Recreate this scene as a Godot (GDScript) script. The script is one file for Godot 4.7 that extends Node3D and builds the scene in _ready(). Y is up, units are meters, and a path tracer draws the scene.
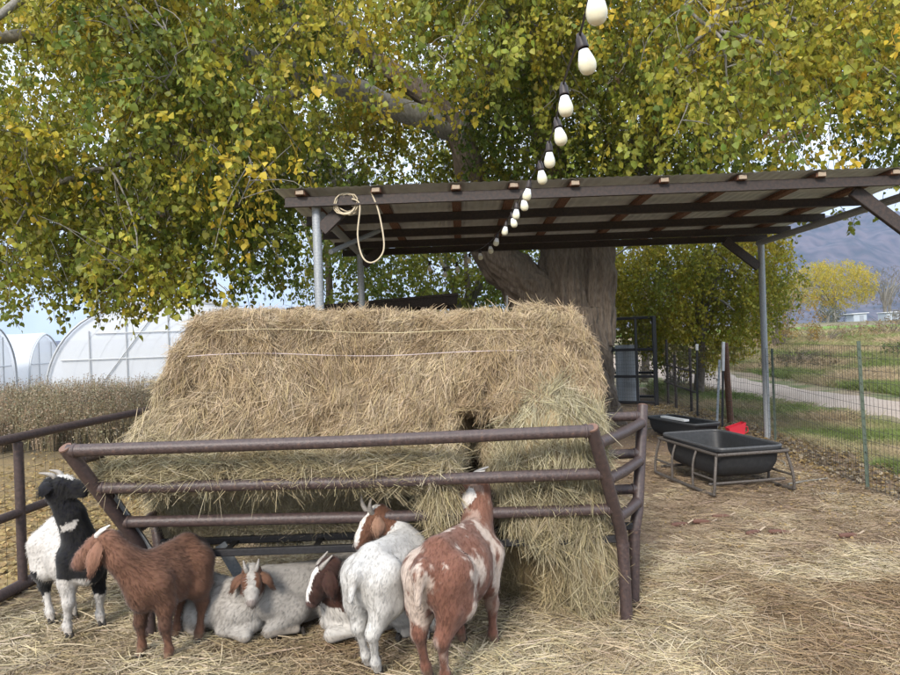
extends Node3D
# A goat pen under an old cottonwood: pipe hay feeder, seven goats, open shelter, wire fences, tunnels and hills.
# Metres, y up. V(x, y, d) is a point x to the right, y above the pen floor and d in front of the camera's foot.

var rng := RandomNumberGenerator.new()
var used := {}
var M := {}
var nz := FastNoiseLite.new()

class MB:
	var v := PackedVector3Array()
	var n := PackedVector3Array()
	var c := PackedColorArray()
	var i := PackedInt32Array()
	func vert(p: Vector3, nn: Vector3, col: Color) -> int:
		v.append(p)
		n.append(nn)
		c.append(col)
		return v.size() - 1
	func tri(a: int, b: int, d: int) -> void:
		i.append(a)
		i.append(b)
		i.append(d)
	func poly(ps: Array, nn: Vector3, col := Color.WHITE) -> void:
		var s := v.size()
		for p in ps:
			vert(p, nn, col)
		var e: Vector3 = (ps[1] - ps[0]).cross(ps[2] - ps[0])
		for k in range(1, ps.size() - 1):
			if e.dot(nn) > 0.0:
				tri(s, s + k + 1, s + k)
			else:
				tri(s, s + k, s + k + 1)
	func box(at: Vector3, size: Vector3, b := Basis(), ch := 0.0, col := Color.WHITE) -> void:
		var h := size * 0.5
		if ch <= 0.0:
			for a in 3:
				for s in [-1.0, 1.0]:
					var nn := Vector3.ZERO
					nn[a] = s
					var ps := []
					for q in [[-1, -1], [1, -1], [1, 1], [-1, 1]]:
						var p := Vector3.ZERO
						p[a] = s * h[a]
						p[(a + 1) % 3] = q[0] * h[(a + 1) % 3]
						p[(a + 2) % 3] = q[1] * h[(a + 2) % 3]
						ps.append(at + b * p)
					poly(ps, b * nn, col)
			return
		for a in 3:
			var a1 := (a + 1) % 3
			var a2 := (a + 2) % 3
			for s in [-1.0, 1.0]:
				var ps := []
				for q in [[-1, -1], [1, -1], [1, 1], [-1, 1]]:
					ps.append(at + b * corner(h, ch, a, a1, a2, s, q[0], q[1]))
				var nn := Vector3.ZERO
				nn[a] = s
				poly(ps, b * nn, col)
				for s1 in [-1.0, 1.0]:
					var ee := []
					for t in [-1.0, 1.0]:
						ee.append(at + b * corner(h, ch, a, a1, a2, s, s1, t))
					for t in [1.0, -1.0]:
						ee.append(at + b * corner(h, ch, a1, a2, a, s1, t, s))
					var en := Vector3.ZERO
					en[a] = s
					en[a1] = s1
					poly(ee, (b * en).normalized(), col)
		for sx in [-1.0, 1.0]:
			for sy in [-1.0, 1.0]:
				for sz in [-1.0, 1.0]:
					poly([at + b * Vector3(sx * h.x, sy * (h.y - ch), sz * (h.z - ch)), at + b * Vector3(sx * (h.x - ch), sy * h.y, sz * (h.z - ch)), at + b * Vector3(sx * (h.x - ch), sy * (h.y - ch), sz * h.z)], (b * Vector3(sx, sy, sz)).normalized(), col)
	func corner(h: Vector3, ch: float, a: int, a1: int, a2: int, s: float, s1: float, s2: float) -> Vector3:
		var p := Vector3.ZERO
		p[a] = s * h[a]
		p[a1] = s1 * (h[a1] - ch)
		p[a2] = s2 * (h[a2] - ch)
		return p
	func bar(a: Vector3, b: Vector3, w: float, t: float, up := Vector3.UP, ch := 0.0, col := Color.WHITE) -> void:
		var z := (b - a).normalized()
		var x := up.cross(z)
		if x.length() < 0.01:
			x = Vector3.RIGHT.cross(z)
		x = x.normalized()
		box((a + b) * 0.5, Vector3(w, t, a.distance_to(b)), Basis(x, z.cross(x), z), ch, col)
	func tube(ps: Array, rs: Array, seg := 10, col := Color.WHITE, caps := true, rough: FastNoiseLite = null, amp := 0.0) -> void:
		var prev := Vector3.ZERO
		var s0 := v.size()
		var m := ps.size()
		for k in m:
			var t: Vector3 = (ps[mini(k + 1, m - 1)] - ps[maxi(k - 1, 0)]).normalized()
			var x := prev - t * prev.dot(t)
			if x.length() < 0.05:
				x = (Vector3.UP if absf(t.y) < 0.9 else Vector3.RIGHT).cross(t)
			x = x.normalized()
			prev = x
			var y := t.cross(x)
			for j in seg:
				var an := TAU * j / seg
				var d := x * cos(an) + y * sin(an)
				var r: float = rs[k] if rs.size() > 1 else rs[0]
				if rough:
					r *= 1.0 + amp * (absf(rough.get_noise_3dv(ps[k] * Vector3(1, 0.16, 1) + d * r)) - 0.2)
				vert(ps[k] + d * r, d, col)
		for k in m - 1:
			for j in seg:
				var a := s0 + k * seg + j
				var b := s0 + k * seg + (j + 1) % seg
				tri(a, a + seg, b)
				tri(b, a + seg, b + seg)
		if caps:
			for e in [0, m - 1]:
				var ring := []
				for j in seg:
					ring.append(v[s0 + e * seg + j])
				var nn: Vector3 = (ps[0] - ps[1]) if e == 0 else (ps[m - 1] - ps[m - 2])
				poly(ring, nn.normalized(), col)
		if rough:
			smooth()
	func lathe(at: Vector3, axis: Vector3, prof: Array, seg := 14, col := Color.WHITE) -> void:
		var ps := []
		var rs := []
		var y := axis.normalized()
		var x := (Vector3.RIGHT if absf(y.x) < 0.8 else Vector3.UP).cross(y).normalized()
		var z := x.cross(y)
		var s0 := v.size()
		var m := prof.size()
		for k in m:
			var tg: Vector2 = prof[mini(k + 1, m - 1)] - prof[maxi(k - 1, 0)]
			for j in seg:
				var an := TAU * j / seg
				var d := x * cos(an) + z * sin(an)
				vert(at + y * prof[k].y + d * prof[k].x, (d * tg.y - y * tg.x).normalized(), col)
		for k in m - 1:
			for j in seg:
				var a := s0 + k * seg + j
				var b := s0 + k * seg + (j + 1) % seg
				tri(a, b, a + seg)
				tri(b, b + seg, a + seg)
	func smooth() -> void:
		n.resize(v.size())
		n.fill(Vector3.ZERO)
		for k in range(0, i.size(), 3):
			var f := (v[i[k + 2]] - v[i[k]]).cross(v[i[k + 1]] - v[i[k]])
			n[i[k]] += f
			n[i[k + 1]] += f
			n[i[k + 2]] += f
		for k in n.size():
			n[k] = n[k].normalized()
	func closed() -> void:
		# outward clockwise faces for a closed skin, then smooth normals
		var vol := 0.0
		for k in range(0, i.size(), 3):
			vol += v[i[k]].dot(v[i[k + 1]].cross(v[i[k + 2]]))
		if vol > 0.0:
			for k in range(0, i.size(), 3):
				var a := i[k]
				i[k] = i[k + 1]
				i[k + 1] = a
		smooth()
	func mesh() -> ArrayMesh:
		var a := []
		a.resize(Mesh.ARRAY_MAX)
		a[Mesh.ARRAY_VERTEX] = v
		a[Mesh.ARRAY_NORMAL] = n
		a[Mesh.ARRAY_COLOR] = c
		a[Mesh.ARRAY_INDEX] = i
		var m := ArrayMesh.new()
		m.add_surface_from_arrays(Mesh.PRIMITIVE_TRIANGLES, a)
		return m

# ---------- small helpers ----------
func V(x: float, y: float, d: float) -> Vector3:
	return Vector3(x, y, -d)

func R(a: float, b: float) -> float:
	return rng.randf_range(a, b)

func numbered(called: String) -> String:
	var k: int = used.get(called, 0)
	used[called] = k + 1
	return called if k == 0 else "%s_%03d" % [called, k]

func put(called: String, mesh: Mesh, m: Material, parent: Node3D = self) -> MeshInstance3D:
	var o := MeshInstance3D.new()
	o.mesh = mesh
	o.material_override = m
	if parent == self:
		o.name = numbered(called)
		add_child(o)
	else:
		o.name = called
		parent.add_child(o, true)
	return o

func obj(called: String, b: MB, m: Material, parent: Node3D = self) -> MeshInstance3D:
	return put(called, b.mesh(), m, parent)

func tag(o: Node3D, label: String, category: String, group := "", kind := "") -> Node3D:
	o.set_meta("label", label)
	o.set_meta("category", category)
	if group:
		o.set_meta("group", group)
	if kind:
		o.set_meta("kind", kind)
	return o

func thing(called: String, label: String, category: String, at := Vector3.ZERO, group := "") -> Node3D:
	var o := Node3D.new()
	o.name = numbered(called)
	add_child(o)
	o.position = at
	return tag(o, label, category, group)

func structure(called: String, b: MB, m: Material) -> MeshInstance3D:
	var o := obj(called, b, m)
	o.set_meta("kind", "structure")
	return o

func copies(called: String, mesh: Mesh, m: Material, xf: Array, cols: Array, parent: Node3D = self) -> MultiMeshInstance3D:
	var mm := MultiMesh.new()
	mm.transform_format = MultiMesh.TRANSFORM_3D
	mm.use_colors = true
	mm.mesh = mesh
	mm.instance_count = xf.size()
	for k in xf.size():
		mm.set_instance_transform(k, xf[k])
		mm.set_instance_color(k, cols[k])
	var o := MultiMeshInstance3D.new()
	o.multimesh = mm
	o.material_override = m
	o.set_meta("kind", "stuff")
	if parent == self:
		o.name = numbered(called)
		add_child(o)
	else:
		o.name = called
		parent.add_child(o, true)
	return o

func L(r: float, g: float, b: float) -> Color:
	return Color(r, g, b).linear_to_srgb()

func plain(col: Color, rough := 0.8, metal := 0.0) -> StandardMaterial3D:
	var m := StandardMaterial3D.new()
	m.albedo_color = col.linear_to_srgb()
	m.roughness = rough
	m.metallic = metal
	return m

func noise_tex(sd: int, freq: float, cols: Array, side := 512, kind := FastNoiseLite.TYPE_SIMPLEX_SMOOTH) -> NoiseTexture2D:
	var f := FastNoiseLite.new()
	f.seed = sd
	f.frequency = freq
	f.noise_type = kind
	f.fractal_octaves = 5
	var g := Gradient.new()
	var offs := PackedFloat32Array()
	var cc := PackedColorArray()
	for k in cols.size():
		offs.append(float(k) / (cols.size() - 1))
		cc.append((cols[k] as Color).linear_to_srgb())
	g.offsets = offs
	g.colors = cc
	var t := NoiseTexture2D.new()
	t.noise = f
	t.width = side
	t.height = side
	t.seamless = true
	t.color_ramp = g
	return t

func bump_tex(sd: int, freq: float, strength: float, side := 512) -> NoiseTexture2D:
	var f := FastNoiseLite.new()
	f.seed = sd
	f.frequency = freq
	f.fractal_octaves = 5
	var t := NoiseTexture2D.new()
	t.noise = f
	t.width = side
	t.height = side
	t.seamless = true
	t.as_normal_map = true
	t.bump_strength = strength
	return t

func grained(sd: int, cols: Array, rough: float, metal := 0.0, freq := 0.02, scale := Vector3.ONE, bump := 0.0) -> StandardMaterial3D:
	var m := StandardMaterial3D.new()
	m.albedo_texture = noise_tex(sd, freq, cols)
	m.roughness = rough
	m.metallic = metal
	m.uv1_triplanar = true
	m.uv1_world_triplanar = true
	m.uv1_scale = scale
	if bump > 0.0:
		m.normal_enabled = true
		m.normal_texture = bump_tex(sd + 1, freq * 2.0, bump)
	return m

func painted(rough := 0.85, backlight := 0.0) -> StandardMaterial3D:
	var m := StandardMaterial3D.new()
	m.vertex_color_use_as_albedo = true
	m.roughness = rough
	m.metallic_specular = 0.3
	if backlight > 0.0:
		m.backlight_enabled = true
		m.backlight = Color(backlight, backlight, backlight)
	return m

func sstep(a: float, b: float, x: float) -> float:
	var t := clampf((x - a) / (b - a), 0.0, 1.0)
	return t * t * (3.0 - 2.0 * t)

func curve(ps: Array, per := 5) -> Array:
	var out := []
	for k in ps.size() - 1:
		var p0: Vector3 = ps[maxi(k - 1, 0)]
		var p1: Vector3 = ps[k]
		var p2: Vector3 = ps[k + 1]
		var p3: Vector3 = ps[mini(k + 2, ps.size() - 1)]
		for j in per:
			out.append(p1.cubic_interpolate(p2, p0, p3, float(j) / per))
	out.append(ps[-1])
	return out

func spread(rs: Array, n: int) -> Array:
	var out := []
	for k in n:
		var t := float(k) / (n - 1) * (rs.size() - 1)
		var j := mini(int(t), rs.size() - 2)
		out.append(lerpf(rs[j], rs[j + 1], t - j))
	return out

func _ready() -> void:
	rng.seed = 20
	nz.seed = 7
	nz.frequency = 1.0
	nz.fractal_octaves = 3
	camera_and_sky()
	materials()
	ground()
	far_land()
	tunnels()
	trees()
	shelter()
	fences()
	feeder()
	hay()
	goats()
	trough_and_tools()
	string_lights()
	ground_cover()

func camera_and_sky() -> void:
	var cam := Camera3D.new()
	cam.name = "camera"
	cam.position = Vector3(0, 1.6, 0)
	cam.rotation_degrees = Vector3(0, 0, -2.0)
	cam.fov = 53.06
	cam.near = 0.05
	cam.far = 6000.0
	cam.current = true
	add_child(cam)
	var sky_m := ProceduralSkyMaterial.new()
	sky_m.sky_top_color = L(0.63, 0.69, 0.78)
	sky_m.sky_horizon_color = L(0.23, 0.29, 0.365)
	sky_m.sky_curve = 0.3
	sky_m.ground_bottom_color = L(0.20, 0.17, 0.12)
	sky_m.ground_horizon_color = L(0.25, 0.28, 0.32)
	sky_m.sun_angle_max = 20.0
	sky_m.sun_curve = 0.1
	var cl := FastNoiseLite.new()
	cl.seed = 31
	cl.frequency = 0.006
	cl.fractal_octaves = 5
	cl.domain_warp_enabled = true
	cl.domain_warp_amplitude = 40.0
	var im := Image.create(1024, 512, false, Image.FORMAT_RGBA8)
	for y in 512:
		for x in 1024:
			var el := PI * (0.5 - (y + 0.5) / 512.0)
			var az := TAU * x / 1024.0
			var p := Vector3(cos(el) * cos(az), sin(el) * 2.6, cos(el) * sin(az)) * 150.0
			var a := sstep(-0.25, 0.45, cl.get_noise_3dv(p))
			im.set_pixel(x, y, Color(0.93, 0.95, 0.98, a))
	sky_m.sky_cover = ImageTexture.create_from_image(im)
	sky_m.sky_cover_modulate = Color(0.42, 0.42, 0.42, 1)
	var e := Environment.new()
	e.background_mode = Environment.BG_SKY
	e.sky = Sky.new()
	e.sky.sky_material = sky_m
	e.tonemap_mode = Environment.TONE_MAPPER_LINEAR
	e.tonemap_exposure = 2.95
	e.fog_enabled = true
	e.fog_density = 0.00015
	e.fog_light_color = Color(0.72, 0.8, 0.95)
	e.sdfgi_enabled = true
	e.ssao_enabled = true
	e.ssil_enabled = true
	var w := WorldEnvironment.new()
	w.name = "environment"
	w.environment = e
	add_child(w)
	var sun := DirectionalLight3D.new()
	sun.name = "sun"
	sun.light_energy = 0.5
	sun.light_angular_distance = 14.0
	sun.light_color = Color(1.0, 0.965, 0.92)
	sun.shadow_enabled = true
	add_child(sun)
	sun.look_at_from_position(Vector3(-4, 8, 8), Vector3(0, 0, -3))

func materials() -> void:
	M.pipe = grained(11, [Color(0.026, 0.018, 0.018), Color(0.045, 0.031, 0.03), Color(0.058, 0.04, 0.039), Color(0.072, 0.048, 0.044), Color(0.15, 0.085, 0.058)], 0.5, 0.0, 0.03, Vector3.ONE * 2.2, 1.5)
	M.rail_cut = grained(12, [Color(0.13, 0.07, 0.05), Color(0.2, 0.12, 0.09)], 0.8, 0.0, 0.05, Vector3.ONE * 4.0)
	M.black_steel = grained(13, [Color(0.012, 0.012, 0.014), Color(0.03, 0.03, 0.034)], 0.45, 0.0, 0.03, Vector3.ONE * 3.0, 0.6)
	M.dull_pipe = grained(51, [Color(0.05, 0.038, 0.03), Color(0.095, 0.082, 0.072), Color(0.16, 0.15, 0.14)], 0.55, 0.2, 0.03, Vector3.ONE * 3.0, 0.5)
	M.galv = grained(14, [Color(0.2, 0.22, 0.24), Color(0.3, 0.32, 0.34), Color(0.38, 0.4, 0.41)], 0.5, 0.35, 0.03, Vector3.ONE * 3.0, 0.6)
	M.brown_steel = grained(15, [Color(0.018, 0.014, 0.013), Color(0.034, 0.024, 0.021), Color(0.055, 0.032, 0.024)], 0.65, 0.0, 0.02, Vector3.ONE * 2.5, 0.8)
	M.rusty = grained(16, [Color(0.05, 0.025, 0.018), Color(0.11, 0.05, 0.032), Color(0.17, 0.085, 0.05), Color(0.24, 0.15, 0.1)], 0.85, 0.0, 0.03, Vector3(3, 3, 1.2), 1.0)
	M.timber = grained(17, [Color(0.28, 0.22, 0.16), Color(0.38, 0.31, 0.24)], 0.85, 0.0, 0.03, Vector3(3, 3, 3), 0.8)
	M.old_timber = grained(18, [Color(0.02, 0.016, 0.014), Color(0.045, 0.035, 0.03), Color(0.07, 0.055, 0.045)], 0.9, 0.0, 0.03, Vector3(2, 5, 2), 1.2)
	M.sheet = grained(19, [Color(0.5, 0.53, 0.55), Color(0.6, 0.63, 0.65), Color(0.68, 0.7, 0.7)], 0.5, 0.1, 0.01, Vector3.ONE * 0.8, 0.4)
	M.bark = grained(20, [Color(0.06, 0.046, 0.036), Color(0.12, 0.094, 0.074), Color(0.17, 0.138, 0.11), Color(0.22, 0.185, 0.15)], 0.95, 0.0, 0.02, Vector3(2.6, 0.55, 2.6), 5.0)
	M.limb = grained(22, [Color(0.1, 0.092, 0.078), Color(0.2, 0.19, 0.165), Color(0.32, 0.31, 0.28)], 0.9, 0.0, 0.02, Vector3(2.0, 1.0, 2.0), 3.0)
	M.twig = plain(Color(0.16, 0.135, 0.11), 0.9)
	M.leaf = painted(0.5, 0.95)
	M.leaf.metallic_specular = 0.4
	M.straw = painted(0.75, 0.3)
	var hc := painted(0.9)
	hc.albedo_texture = noise_tex(61, 0.05, [Color(0.5, 0.47, 0.42), Color(0.8, 0.78, 0.75), Color(1, 1, 1)], 1024)
	hc.uv1_triplanar = true
	hc.uv1_world_triplanar = true
	hc.uv1_scale = Vector3(6.0, 1.6, 6.0)
	hc.normal_enabled = true
	hc.normal_texture = bump_tex(62, 0.06, 8.0, 1024)
	M.hay_core = hc
	M.fur = painted(0.9)
	M.fur.rim_enabled = true
	M.fur.rim = 0.25
	M.skin = painted(0.8)
	M.horn = grained(24, [Color(0.12, 0.11, 0.1), Color(0.24, 0.22, 0.2), Color(0.34, 0.32, 0.29)], 0.5, 0.0, 0.03, Vector3.ONE * 6.0, 1.0)
	M.pale_horn = grained(25, [Color(0.45, 0.43, 0.4), Color(0.62, 0.6, 0.57)], 0.45, 0.0, 0.03, Vector3.ONE * 6.0, 0.5)
	M.hoof = plain(Color(0.035, 0.03, 0.026), 0.6)
	M.eye = plain(Color(0.012, 0.01, 0.008), 0.08)
	M.black_plastic = grained(26, [Color(0.012, 0.013, 0.015), Color(0.02, 0.022, 0.025), Color(0.035, 0.035, 0.036)], 0.6, 0.0, 0.02, Vector3.ONE * 2.0, 0.4)
	M.rim_highlight_plastic = grained(52, [Color(0.03, 0.031, 0.034), Color(0.06, 0.062, 0.066), Color(0.1, 0.1, 0.1)], 0.45, 0.0, 0.03, Vector3.ONE * 3.0, 0.4)  # lighter grey than the tub: a rim highlight put into the colour, plus scuffs
	M.red_plastic = plain(Color(0.55, 0.025, 0.045), 0.4)
	M.white_plastic = plain(Color(0.72, 0.73, 0.74), 0.45)
	M.green_steel = grained(27, [Color(0.035, 0.06, 0.045), Color(0.07, 0.1, 0.075), Color(0.12, 0.1, 0.075)], 0.7, 0.0, 0.04, Vector3.ONE * 5.0)
	M.wire = plain(Color(0.07, 0.068, 0.065), 0.6, 0.3)
	M.tunnel_pipe = plain(Color(0.42, 0.44, 0.46), 0.5, 0.2)
	M.film = plain(Color(0.68, 0.72, 0.78), 0.45)
	M.film.transparency = BaseMaterial3D.TRANSPARENCY_ALPHA
	M.film.albedo_color.a = 0.66
	M.film.backlight_enabled = true
	M.film.backlight = Color(0.8, 0.8, 0.8)
	M.bulb = plain(Color(0.66, 0.63, 0.48), 0.15)
	M.bulb_neck = plain(Color(0.8, 0.82, 0.86), 0.35)
	M.socket = plain(Color(0.03, 0.022, 0.022), 0.5)
	M.rope = grained(28, [Color(0.4, 0.33, 0.22), Color(0.62, 0.55, 0.42)], 0.9, 0.0, 0.08, Vector3.ONE * 8.0)
	M.twine_yellow = plain(Color(0.5, 0.43, 0.26), 0.6)
	M.twine_pink = plain(Color(0.48, 0.4, 0.4), 0.6)
	M.cob = grained(29, [Color(0.06, 0.026, 0.02), Color(0.11, 0.052, 0.038), Color(0.18, 0.1, 0.072)], 0.9, 0.0, 0.08, Vector3.ONE * 12.0, 2.0)
	var g := painted(0.95)
	g.albedo_texture = noise_tex(41, 0.03, [Color(0.45, 0.42, 0.38), Color(0.72, 0.7, 0.67), Color(0.9, 0.9, 0.88), Color(1, 1, 1)], 1024)
	g.uv1_triplanar = true
	g.uv1_world_triplanar = true
	g.uv1_scale = Vector3.ONE * 0.9
	g.normal_enabled = true
	g.normal_texture = bump_tex(42, 0.08, 3.0, 1024)
	M.ground = g
	var g2 := painted(0.95)
	g2.albedo_texture = noise_tex(43, 0.02, [Color(0.6, 0.6, 0.6), Color(1, 1, 1)], 512)
	g2.uv1_triplanar = true
	g2.uv1_world_triplanar = true
	g2.uv1_scale = Vector3.ONE * 0.006
	M.mountain = g2

# ---------- land ----------
func hgt(x: float, d: float) -> float:
	var y := 0.034 * nz.get_noise_2d(x * 0.9, d * 0.9) + 0.02 * nz.get_noise_2d(x * 2.1 + 17.0, d * 2.1) + 0.012 * nz.get_noise_2d(x * 4.0 + 50.0, d * 4.0)
	y -= 0.02
	var right := sstep(4.6, 7.0, x)
	y += right * (1.0 * sstep(17.5, 31.0, d + 0.5 * (x - 8.0)) + 0.12 * nz.get_noise_2d(x * 0.25, d * 0.25) * sstep(16.0, 22.0, d))
	y += right * 0.9 * sstep(55.0, 110.0, d)
	y += 0.06 * exp(-pow((x - 4.55) / 0.5, 2.0)) * sstep(5.5, 7.5, d) * (1.0 - sstep(12.0, 15.0, d)) * (1.0 + nz.get_noise_2d(x * 3.0, d * 3.0))
	return y

func pathline(d: float) -> float:
	return 8.3 - 0.05 * (d - 12.0) - 0.012 * maxf(0.0, d - 16.0) * (d - 16.0) + 0.12 * maxf(0.0, 12.0 - d)

func gcol(x: float, d: float) -> Color:
	var a := nz.get_noise_2d(x * 0.7 + 9.0, d * 0.7)
	var b := nz.get_noise_2d(x * 2.4 - 30.0, d * 2.4)
	var dirt := Color(0.24, 0.175, 0.125)
	var straw := Color(0.31, 0.24, 0.15)
	var c := dirt.lerp(straw, clampf(0.45 + a * 0.7 + b * 0.4, 0.0, 1.0))
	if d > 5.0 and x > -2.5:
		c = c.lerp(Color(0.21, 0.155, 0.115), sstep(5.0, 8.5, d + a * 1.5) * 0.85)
	if x < -2.9:
		c = Color(0.26, 0.2, 0.12).lerp(Color(0.36, 0.27, 0.14), clampf(0.5 + b, 0.0, 1.0))
		c = c.lerp(Color(0.12, 0.105, 0.075), sstep(9.5, 11.5, d))
	var r := sstep(4.3, 5.2, x + a * 0.4)
	if r > 0.0:
		var grass := Color(0.13, 0.165, 0.065).lerp(Color(0.33, 0.265, 0.18), clampf(0.5 + a * 1.3 + b * 0.7, 0.0, 1.0))
		grass = grass.lerp(Color(0.27, 0.21, 0.155), sstep(0.0, 0.5, nz.get_noise_2d(x * 0.4 + 100.0, d * 0.5)))
		c = c.lerp(grass, r)
	if d > 60.0:
		c = c.lerp(Color(0.15, 0.14, 0.085), sstep(60.0, 120.0, d))
	return c

func steps(list: Array) -> PackedFloat32Array:
	var out := PackedFloat32Array()
	for k in list.size() - 1:
		var a: float = list[k][0]
		var b: float = list[k + 1][0]
		var n: int = list[k][1]
		for j in n:
			out.append(lerpf(a, b, float(j) / n))
	out.append(list[-1][0])
	return out

func sheet_grid(xs: PackedFloat32Array, ds: PackedFloat32Array, h: Callable, col: Callable) -> MB:
	var b := MB.new()
	for d in ds:
		for x in xs:
			b.vert(V(x, h.call(x, d), d), Vector3.UP, col.call(x, d))
	var w := xs.size()
	for r in ds.size() - 1:
		for k in w - 1:
			var a := r * w + k
			b.tri(a, a + w, a + 1)
			b.tri(a + 1, a + w, a + w + 1)
	b.smooth()
	return b

func ground() -> void:
	var xs := steps([[-3000, 6], [-400, 8], [-60, 12], [-14, 20], [-4, 120], [5.5, 40], [14, 18], [40, 16], [110, 8], [400, 6], [3000, 0]])
	var ds := steps([[-60, 6], [-4, 8], [1.5, 115], [9.5, 90], [22, 60], [40, 20], [120, 12], [500, 6], [2600, 0]])
	structure("ground", sheet_grid(xs, ds, hgt, gcol), M.ground)
	# pale dirt track beyond the right fence, following the land
	var b := MB.new()
	var n := 60
	for k in n:
		var d := lerpf(4.0, 27.0, float(k) / (n - 1))
		var cx := pathline(d)
		for j in 9:
			var t := (j - 4) / 4.0
			var wob := 0.35 * nz.get_noise_2d(d * 0.8, 40.0 + signf(t) * 9.0) * absf(t)
			var x := cx + t * (1.0 + wob * 1.6)
			var edge := 0.02 if absf(t) < 0.9 else -0.03
			var sh := 0.5 + 0.5 * nz.get_noise_2d(x * 1.5, d * 1.5)
			b.vert(V(x, hgt(x, d) + edge, d), Vector3.UP, Color(0.42, 0.345, 0.295).lerp(Color(0.54, 0.46, 0.4), sh))
	for k in n - 1:
		for j in 8:
			var a := k * 9 + j
			b.tri(a, a + 9, a + 1)
			b.tri(a + 1, a + 9, a + 10)
	b.smooth()
	structure("path", b, M.ground)
	# the green field on the far terrace
	var f := sheet_grid(steps([[16, 20], [60, 8], [120, 0]]), steps([[31, 14], [75, 0]]), func(x, d): return hgt(x, d) + 0.05 + 0.02 * d / 33.0, func(x, d): return Color(0.12, 0.24, 0.04).lerp(Color(0.19, 0.3, 0.06), 0.5 + 0.5 * nz.get_noise_2d(x * 0.3, d * 0.8)))
	structure("field", f, M.ground)

func ridge(x: float, d: float) -> float:
	var t := (d - 1300.0) / 900.0
	var prof := sstep(0.0, 1.0, t) * (1.0 - 0.35 * sstep(1.0, 1.6, t))
	var top := 305.0 * exp(-pow((x - 1190.0) / 620.0, 2.0)) + 170.0 * exp(-pow((x - 2300.0) / 700.0, 2.0)) + 40.0
	return prof * top * (1.0 + 0.16 * nz.get_noise_2d(x * 0.0032, d * 0.0032) + 0.07 * nz.get_noise_2d(x * 0.012, d * 0.012)) - 6.0

func far_land() -> void:
	var xs := steps([[-2600, 30], [300, 130], [2000, 20], [3000, 0]])
	var ds := steps([[1300, 70], [2300, 12], [2900, 0]])
	var b := sheet_grid(xs, ds, ridge, func(x, d): return Color(0.115, 0.097, 0.105).lerp(Color(0.035, 0.04, 0.047), clampf(0.5 + 1.6 * nz.get_noise_2d(x * 0.035, d * 0.035) + 0.8 * nz.get_noise_2d(x * 0.008, d * 0.008), 0.0, 1.0)))
	structure("mountain", b, M.mountain)
	# two small metal sheds on the far side of the field
	for k in 2:
		var x: float = [63.2, 68.2][k]
		var t := thing("field_shed", ["small pale metal shed with an overhanging flat roof across the field", "boxy grey metal shed at the right, beyond the green field"][k], "shed", V(x, hgt(x, 105.0), 105.0), "sheds beyond the field")
		var w: float = [2.0, 2.1][k]
		var m := MB.new()
		m.box(Vector3(0, 0.62, 0), Vector3(w, 1.24, 2.0), Basis(), 0.02)
		obj("wall", m, plain(Color(0.42, 0.47, 0.52), 0.5, 0.3), t)
		m = MB.new()
		m.box(Vector3(-0.1, 1.29, 0.1), Vector3(w + [0.7, 0.1][k], 0.09, 2.3), Basis(Vector3(0, 0, 1), 0.04), 0.02)
		obj("roof", m, plain(Color(0.62, 0.64, 0.64), 0.5), t)
		m = MB.new()
		m.box(Vector3(0.2, 0.5, 1.02), Vector3(0.6, 1.0, 0.04), Basis(), 0.01)
		obj("door", m, plain(Color(0.25, 0.28, 0.32), 0.5), t)

# ---------- plastic tunnels ----------
func arch(hw: float, h: float, t: float, gothic: float) -> Vector2:
	# t -1..1 from one foot over the ridge to the other
	var a := (1.0 - absf(t)) * PI * 0.5
	var x := hw * pow(cos(a), 0.75) * signf(t)
	var y := h * lerpf(sin(a), pow(sin(a), 0.75) * (1.0 - 0.12 * sin(a * 2.0)), gothic)
	return Vector2(x, y)

func tunnel(label: String, at: Vector3, turn: float, hw: float, h: float, length: float, bays: int, gothic: float, bars: Array) -> void:
	var t := thing("plastic_tunnel", label, "greenhouse", at, "plastic film tunnels")
	t.rotation.y = turn
	var steps_n := 28
	var m := MB.new()
	for z in bays * 2 + 1:
		var zz := -length * z / (bays * 2.0)
		var sag := 1.0 if z % 2 == 0 else 0.985
		for k in steps_n + 1:
			var p := arch(hw, h, -1.0 + 2.0 * k / steps_n, gothic) * sag
			m.vert(Vector3(p.x, p.y, zz), Vector3(p.x / hw, p.y / h + 0.01, 0).normalized(), Color.WHITE)
	for z in bays * 2:
		for k in steps_n:
			var a := z * (steps_n + 1) + k
			m.tri(a, a + steps_n + 1, a + 1)
			m.tri(a + 1, a + steps_n + 1, a + steps_n + 2)
	obj("film", m, M.film, t)
	for z in bays + 1:
		m = MB.new()
		var ps := []
		for k in steps_n + 1:
			var p := arch(hw - 0.06, h - 0.06, -1.0 + 2.0 * k / steps_n, gothic)
			ps.append(Vector3(p.x, p.y, -length * z / bays + (0.03 if z == 0 else 0.0)))
		m.tube(ps, [0.038 if z == 0 else 0.03], 6)
		obj("hoop", m, M.tunnel_pipe, t)
	# end wall film and its frame
	m = MB.new()
	var wall := [Vector3(0, 0, -0.08)]
	for k in steps_n + 1:
		var p := arch(hw - 0.1, h - 0.1, -1.0 + 2.0 * k / steps_n, gothic)
		m.vert(Vector3(p.x, p.y, -0.08), Vector3(0, 0, 1), Color.WHITE)
		m.vert(Vector3(p.x, 0.0, -0.08), Vector3(0, 0, 1), Color.WHITE)
	for k in steps_n:
		m.tri(k * 2, k * 2 + 2, k * 2 + 1)
		m.tri(k * 2 + 1, k * 2 + 2, k * 2 + 3)
	obj("end_film", m, M.film, t)
	for q in bars:
		m = MB.new()
		m.tube([Vector3(q[0], q[1], -0.02), Vector3(q[2], q[3], -0.02)], [0.024], 6)
		obj("end_bar", m, M.tunnel_pipe, t)

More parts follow.
